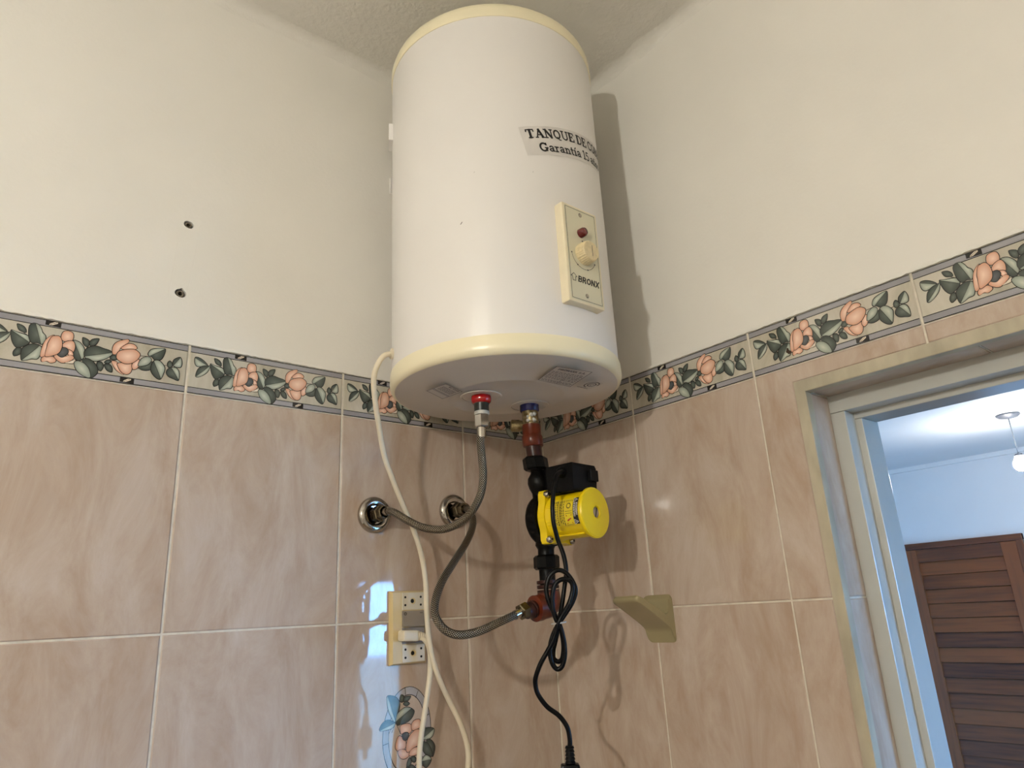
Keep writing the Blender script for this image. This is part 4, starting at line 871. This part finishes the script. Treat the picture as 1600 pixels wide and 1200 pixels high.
for w_, off in (('WARNING', 0.0038), ('WARNUNG', -0.0002)):
    q, _ = strokes(w_, 0.0030, SANS, 0, 0.0, 0); tw += [[(0.0785-(p[1]-0.0035)+off-0.0030, LY1-0.0085-p[0]*1.02) for p in k_] for k_ in q]
for yc in (LY1-0.0042, LY0+0.0042):
    tri = [(0.0755, yc-0.0034), (0.0755, yc+0.0034), (0.0822, yc)]
    tw += [seg(a_, b_, 0.0008) for a_, b_ in zip(tri, tri[1:]+tri[:1])]+[seg((0.0768, yc), (0.0795, yc), 0.0008)]
motor_quads(tw, 0.0376, 'warning_print', M_paper, lbl)
R = random.Random(11); ti = []
for x in (0.0385, 0.0415, 0.0445, 0.0505, 0.0535, 0.0565):
    y = LY1-0.003
    while y > LY0+0.004:
        l = R.uniform(0.0015, 0.0042); ti.append([(x, y-l), (x+0.0013, y-l), (x+0.0013, y), (x, y)]); y -= l+0.0010
for yc in (0.010, -0.009):
    x0, x1 = 0.0605, 0.0725; c = [(x0, yc-0.008), (x1, yc-0.008), (x1, yc+0.008), (x0, yc+0.008)]
    ti += [seg(a_, b_, 0.0005) for a_, b_ in zip(c, c[1:]+c[:1])]
ti += [[(0.0665+0.0042*math.cos(t)*s_, 0.010+0.0042*math.sin(t)*s_) for s_, t in ((1, a0), (1, a0+0.5), (0.72, a0+0.5), (0.72, a0))] for a0 in [0.5*j for j in range(13)]]
motor_quads(ti, 0.0374, 'fine_print', M_black, lbl)
motor_quads([seg((0.0615,-0.0155),(0.0715,-0.003),0.0012), seg((0.0615,-0.003),(0.0715,-0.0155),0.0012), seg((0.063,-0.011),(0.070,-0.008),0.002)], 0.0374, 'forbidden_print', M_red, lbl)
# elbow below the pump
elb = thing('pipe_elbow', 'reddish brown painted pipe elbow below the pump', 'pipe fitting', cx(1.79))
column([(1.834,0.0128),(1.808,0.0124),(1.806,0.010)], 'black_pipe', M_iron, elb)
for z in (1.8115, 1.8045, 1.797): column([(z+0.0028,0.0150),(z+0.0022,0.0172),(z-0.0022,0.0172),(z-0.0028,0.0150)], 'thread_ring', M_brownd, elb)
c0 = cx(1.80); ep = spline([c0, cx(1.786), cx(1.7775)+Vector((-0.004,0,0)), Vector((-0.2150,-0.2095,1.7745)), Vector((-0.2280,-0.2093,1.7735))], 6)
MB().tube(ep, lambda t: 0.0168+0.0022*math.sin(t*math.pi), 24).build('elbow_body', M_brown, elb)
MB().lathe([(0, 0.0168), (0.001, 0.0195), (0.012, 0.0195), (0.013, 0.0160)], (-0.2180,-0.2094,1.7742), Vector((-1, 0.03, -0.10)), 26).build('elbow_collar', M_brown, elb)
MB().lathe([(0, 0.0125), (0.004, 0.0132), (0.005, 0.0115), (0.009, 0.0130), (0.013, 0.0112), (0.017, 0.0112)], (-0.2305,-0.2093,1.7730), Vector((-1, 0.03, -0.22)), 22).build('threaded_nipple', M_brownd, elb)
# ------------------------------------------------------------------ cords
CORD = [(-0.4489, -0.153, 2.1619), (-0.4602, -0.153, 2.1565), (-0.4684, -0.148, 2.1418), (-0.4693, -0.138, 2.1217), (-0.4596, -0.125, 2.0926), (-0.4442, -0.11, 2.0571), (-0.4263, -0.095, 2.016), (-0.4067, -0.085, 1.9837), (-0.379, -0.07, 1.9468), (-0.3515, -0.058, 1.9084), (-0.331, -0.05, 1.8686), (-0.321, -0.047, 1.8231), (-0.3181, -0.045, 1.7733), (-0.3128, -0.045, 1.7245), (-0.297, -0.042, 1.6803), (-0.2746, -0.04, 1.6402), (-0.2531, -0.038, 1.6048), (-0.2397, -0.037, 1.5704), (-0.2397, -0.037, 1.5383), (-0.2527, -0.037, 1.487), (-0.2798, -0.037, 1.462), (-0.309, -0.038, 1.4764), (-0.3266, -0.038, 1.5135), (-0.33, -0.037, 1.5525), (-0.3274, -0.037, 1.5872), (-0.3186, -0.037, 1.6311), (-0.3096, -0.037, 1.6765), (-0.3075, -0.037, 1.7098), (-0.3110, -0.035, 1.7290), (-0.3190, -0.031, 1.7385)]
wc = thing('heater_power_cord', 'off white power cord hanging from the heater to the wall socket', 'cord', (-0.35, -0.03, 1.74))
MB().tube(spline(CORD, 8), 0.0043, 12).build('cable', M_cordw, wc)
Mpl = frame((-0.3365, -0.0225, 1.7420), (1,0,-0.05), (0,1,0), (0.05,0,1))
MB().bbox((-0.017,-0.0105,-0.0085), (0.012,0.0105,0.0085), 0.004, 0, Mpl).build('plug', M_cordw, wc)
for k2 in range(4):
    MB().lathe([(0, 0.0062-0.0004*k2), (0.001, 0.0078-0.0006*k2), (0.0028, 0.0078-0.0006*k2), (0.0038, 0.0058-0.0004*k2)], Vector((-0.3245+0.0034*k2, -0.0250-0.0012*k2, 1.7415-0.0008*k2)), Vector((1,-0.25,-0.15)), 18).build('strain_relief', M_cordw, wc)
BLACK = [(-0.2029, -0.2722, 1.9753), (-0.2213, -0.2796, 1.9717), (-0.2355, -0.2856, 1.9655), (-0.2445, -0.2881, 1.9519), (-0.2498, -0.2887, 1.9322), (-0.2528, -0.2886, 1.9143), (-0.2529, -0.2885, 1.8942), (-0.2496, -0.2888, 1.8769), (-0.2449, -0.2877, 1.8653), (-0.2404, -0.292, 1.8448), (-0.2388, -0.2934, 1.8231), (-0.2413, -0.2911, 1.8036), (-0.2454, -0.2873, 1.778), (-0.248, -0.2821, 1.756), (-0.2484, -0.279, 1.7466), (-0.2509, -0.2753, 1.731), (-0.2545, -0.272, 1.7157), (-0.2556, -0.2723, 1.7065), (-0.2545, -0.2761, 1.7018), (-0.2523, -0.2809, 1.701), (-0.2501, -0.2856, 1.7062), (-0.2484, -0.2872, 1.72), (-0.249, -0.2866, 1.7355), (-0.2524, -0.2862, 1.7498), (-0.258, -0.2838, 1.7627), (-0.2642, -0.2794, 1.7822), (-0.2658, -0.2779, 1.7999), (-0.2618, -0.2816, 1.8151), (-0.2553, -0.2877, 1.8228), (-0.2481, -0.293, 1.8232), (-0.2416, -0.299, 1.817), (-0.2362, -0.3041, 1.8044), (-0.2339, -0.3048, 1.793), (-0.2382, -0.3009, 1.7788), (-0.247, -0.294, 1.7635), (-0.2557, -0.2886, 1.7515), (-0.2625, -0.2823, 1.7363), (-0.2663, -0.2788, 1.7211), (-0.2659, -0.2778, 1.7073), (-0.2629, -0.2792, 1.6965), (-0.2589, -0.2829, 1.6914), (-0.255, -0.2879, 1.6945), (-0.252, -0.2921, 1.708), (-0.253, -0.2939, 1.7264), (-0.2572, -0.2927, 1.7468), (-0.2615, -0.2887, 1.758), (-0.2636, -0.2868, 1.7739), (-0.2629, -0.2874, 1.7913), (-0.2596, -0.2905, 1.8039), (-0.2542, -0.2955, 1.8097), (-0.2474, -0.3018, 1.8103), (-0.2417, -0.3057, 1.8052), (-0.2404, -0.3056, 1.7947), (-0.2457, -0.302, 1.7774), (-0.2542, -0.2968, 1.7637), (-0.2599, -0.2929, 1.7531), (-0.262, -0.2896, 1.7424), (-0.2656, -0.2849, 1.7288), (-0.2709, -0.2786, 1.7161), (-0.2781, -0.2705, 1.7005), (-0.2823, -0.2638, 1.6841), (-0.2821, -0.2613, 1.6731), (-0.2786, -0.2618, 1.6601), (-0.2689, -0.2681, 1.644), (-0.2564, -0.2771, 1.6318), (-0.249, -0.2839, 1.6172), (-0.2472, -0.2856, 1.6015), (-0.2479, -0.285, 1.5916)]
bc_ = thing('pump_power_cord', 'black pump power cord tied in a looped bundle with its plug hanging free', 'cord', (-0.2539, -0.2862, 1.7517))
MB().tube(spline(BLACK, 6), 0.0034, 10).build('cable', M_cordb, bc_)
ringp = [(-0.2535+0.0100*math.cos(t)*0.77+0.011*math.sin(t)*0.66, -0.2862-0.0100*math.cos(t)*0.64+0.011*math.sin(t)*0.75, 1.7517+0.001*math.cos(t)) for t in [2*math.pi*j/24 for j in range(25)]]
MB().tube(ringp, 0.0011, 6).build('cable_tie', M_tie, bc_)
prof = []
for k2 in range(5): prof += [(-0.0045*k2, 0.0052+0.0002*k2), (-0.0045*k2-0.003, 0.0066+0.0002*k2), (-0.0045*k2-0.0035, 0.0050+0.0002*k2)]
MB().lathe(prof+[(-0.0225, 0.0075)], (-0.2480, -0.2849, 1.5945), (0.02,0,1), 18).build('strain_relief', M_cordb, bc_)
vr = Vector((0.77,-0.64,0)); vf = Vector((0.64,0.77,0))
MB().bbox((-0.0125,-0.010,-0.036), (0.0125,0.010,0), 0.003, 0, frame((-0.2487,-0.2845,1.5725), vr, vf, (0,0,1))).build('plug', M_cordb, bc_)
for s_ in (-1, 1): MB().lathe([(0, 0.0023), (-0.018, 0.0023), (-0.0195, 0.001)], Vector((-0.2487,-0.2845,1.5370))+vr*0.006*s_, (0,0,1), 12).build('pin', M_steel, bc_)
# ------------------------------------------------------------------ socket plate on the left wall
so = thing('socket_plate', 'yellowed triple socket plate with a grey switch on the left wall', 'socket', (-0.328, 0, 1.755))
SX0, SX1, SZ0, SZ1 = -0.3625, -0.2945, 1.6985, 1.8125
b = MB(); D0 = 0.010
vs = []
for y, i_ in ((0.0, 0.0), (-0.004, 0.0), (-D0, 0.0025)):
    vs += [(SX0+i_, y, SZ0+i_), (SX1-i_*2.6, y, SZ0+i_), (SX1-i_*2.6, y, SZ1-i_), (SX0+i_, y, SZ1-i_)]
b.add(vs, [(0,1,2,3)]+[(4*l_+k2, 4*l_+(k2+1) % 4, 4*l_+4+(k2+1) % 4, 4*l_+4+k2) for l_ in range(2) for k2 in range(4)]+[(8,9,10,11)])
b.build('cover_frame', M_outf, so)
def module(z0, z1, m, name, y1=-0.0118):
    return MB().bbox((-0.3435, y1, z0+0.0006), (-0.3012, -0.004, z1-0.0006), 0.0008, 0).build(name, m, so)
def holes(z0, z1, par):
    zc = (z0+z1)/2
    for x in (-0.3382, -0.3085):
        for dz in (0.0062, -0.0062): MB().lathe([(0, 0.0019), (0.0004, 0.0019)], (x, -0.01215, zc+dz), (0,1,0), 12).build('pin_hole', M_hole, par)
    MB().lathe([(0.0, 0.0042), (-0.0002, 0.0050), (0.0005, 0.0052)], (-0.3235, -0.0120, zc), (0,1,0), 18).build('screw_well', M_outf, par)
    MB().lathe([(0, 0.0033), (0.0004, 0.0033)], (-0.3250, -0.0124, zc), (0,1,0), 14).build('earth_hole', M_hole, par)
zs = [1.8100, 1.7815, 1.7555, 1.7290, 1.7012]
m0 = module(zs[1], zs[0], M_outm, 'socket_module'); holes(zs[1], zs[0], m0)
sw = MB(); sw.add([(-0.3435,-0.004,zs[2]),(-0.3012,-0.004,zs[2]),(-0.3012,-0.004,zs[1]),(-0.3435,-0.004,zs[1]),(-0.3435,-0.0160,zs[2]+0.0008),(-0.3012,-0.0160,zs[2]+0.0008),(-0.3012,-0.0105,zs[1]-0.0008),(-0.3435,-0.0105,zs[1]-0.0008)], [(0,1,2,3),(4,7,6,5),(0,4,5,1),(1,5,6,2),(2,6,7,3),(3,7,4,0)])
swo = sw.build('switch_rocker', M_outg, so)
b = MB().lathe([(0, 0.0024), (0, 0.0017), (0.0006, 0.0017), (0.0006, 0.0024)], (-0.3380,-0.0122,1.7760), (0,1,0), 16, closed=True); b.build('off_mark', M_hole, swo)
MB().box((-0.3100,-0.0122,1.7765), (-0.3050,-0.0116,1.7771)).build('on_mark', M_hole, swo)
m2 = module(zs[3], zs[2], M_outg, 'socket_module', -0.0108)
m3 = module(zs[4], zs[3], M_outm, 'socket_module'); holes(zs[4], zs[3], m3)
# ------------------------------------------------------------------ ceramic hook on the right wall
hk = thing('towel_hook', 'olive glazed ceramic towel hook on the right wall', 'hook', (0, -0.2622, 1.745))
prof = [(0.0,1.7150),(0.0,1.7800),(0.006,1.7803),(0.0085,1.776),(0.0095,1.765),(0.0125,1.7575),(0.019,1.7545),(0.027,1.7580),(0.076,1.7830),(0.083,1.7835),(0.0862,1.7810),(0.0850,1.7765),(0.078,1.7720),(0.045,1.7535),(0.012,1.7330),(0.006,1.7225),(0.003,1.7150)]
sp = [(p.x, p.y) for p in spline([Vector(p) for p in prof], 3, True)]
n = len(sp); vs = []; ks = [(-0.2345, 0.0, 0.90), (-0.2350, 0.0, 0.935), (-0.2362, 0.0, 0.965), (-0.2385, 0, 0.988), (-0.2415, 0, 1.0), (-0.262, 0, 1.0), (-0.2827, 0, 1.0), (-0.2857, 0, 0.988), (-0.2880, 0, 0.965), (-0.2892, 0, 0.935), (-0.2897, 0, 0.90)]
cxm, czm = 0.030, 1.753
for y, _, sc in ks:
    for x, z in sp: vs.append((-(max(0.0, x if x < 0.001 else cxm+(x-cxm)*sc)), y, czm+(z-czm)*sc))
q = len(ks)
fs = [(i*n+k2, i*n+(k2+1) % n, (i+1)*n+(k2+1) % n, (i+1)*n+k2) for i in range(q-1) for k2 in range(n)]+[tuple(range(n)), tuple((q-1)*n+k2 for k2 in range(n))]
MB().add(vs, fs, 0, True).build('hook_body', M_hook, hk)
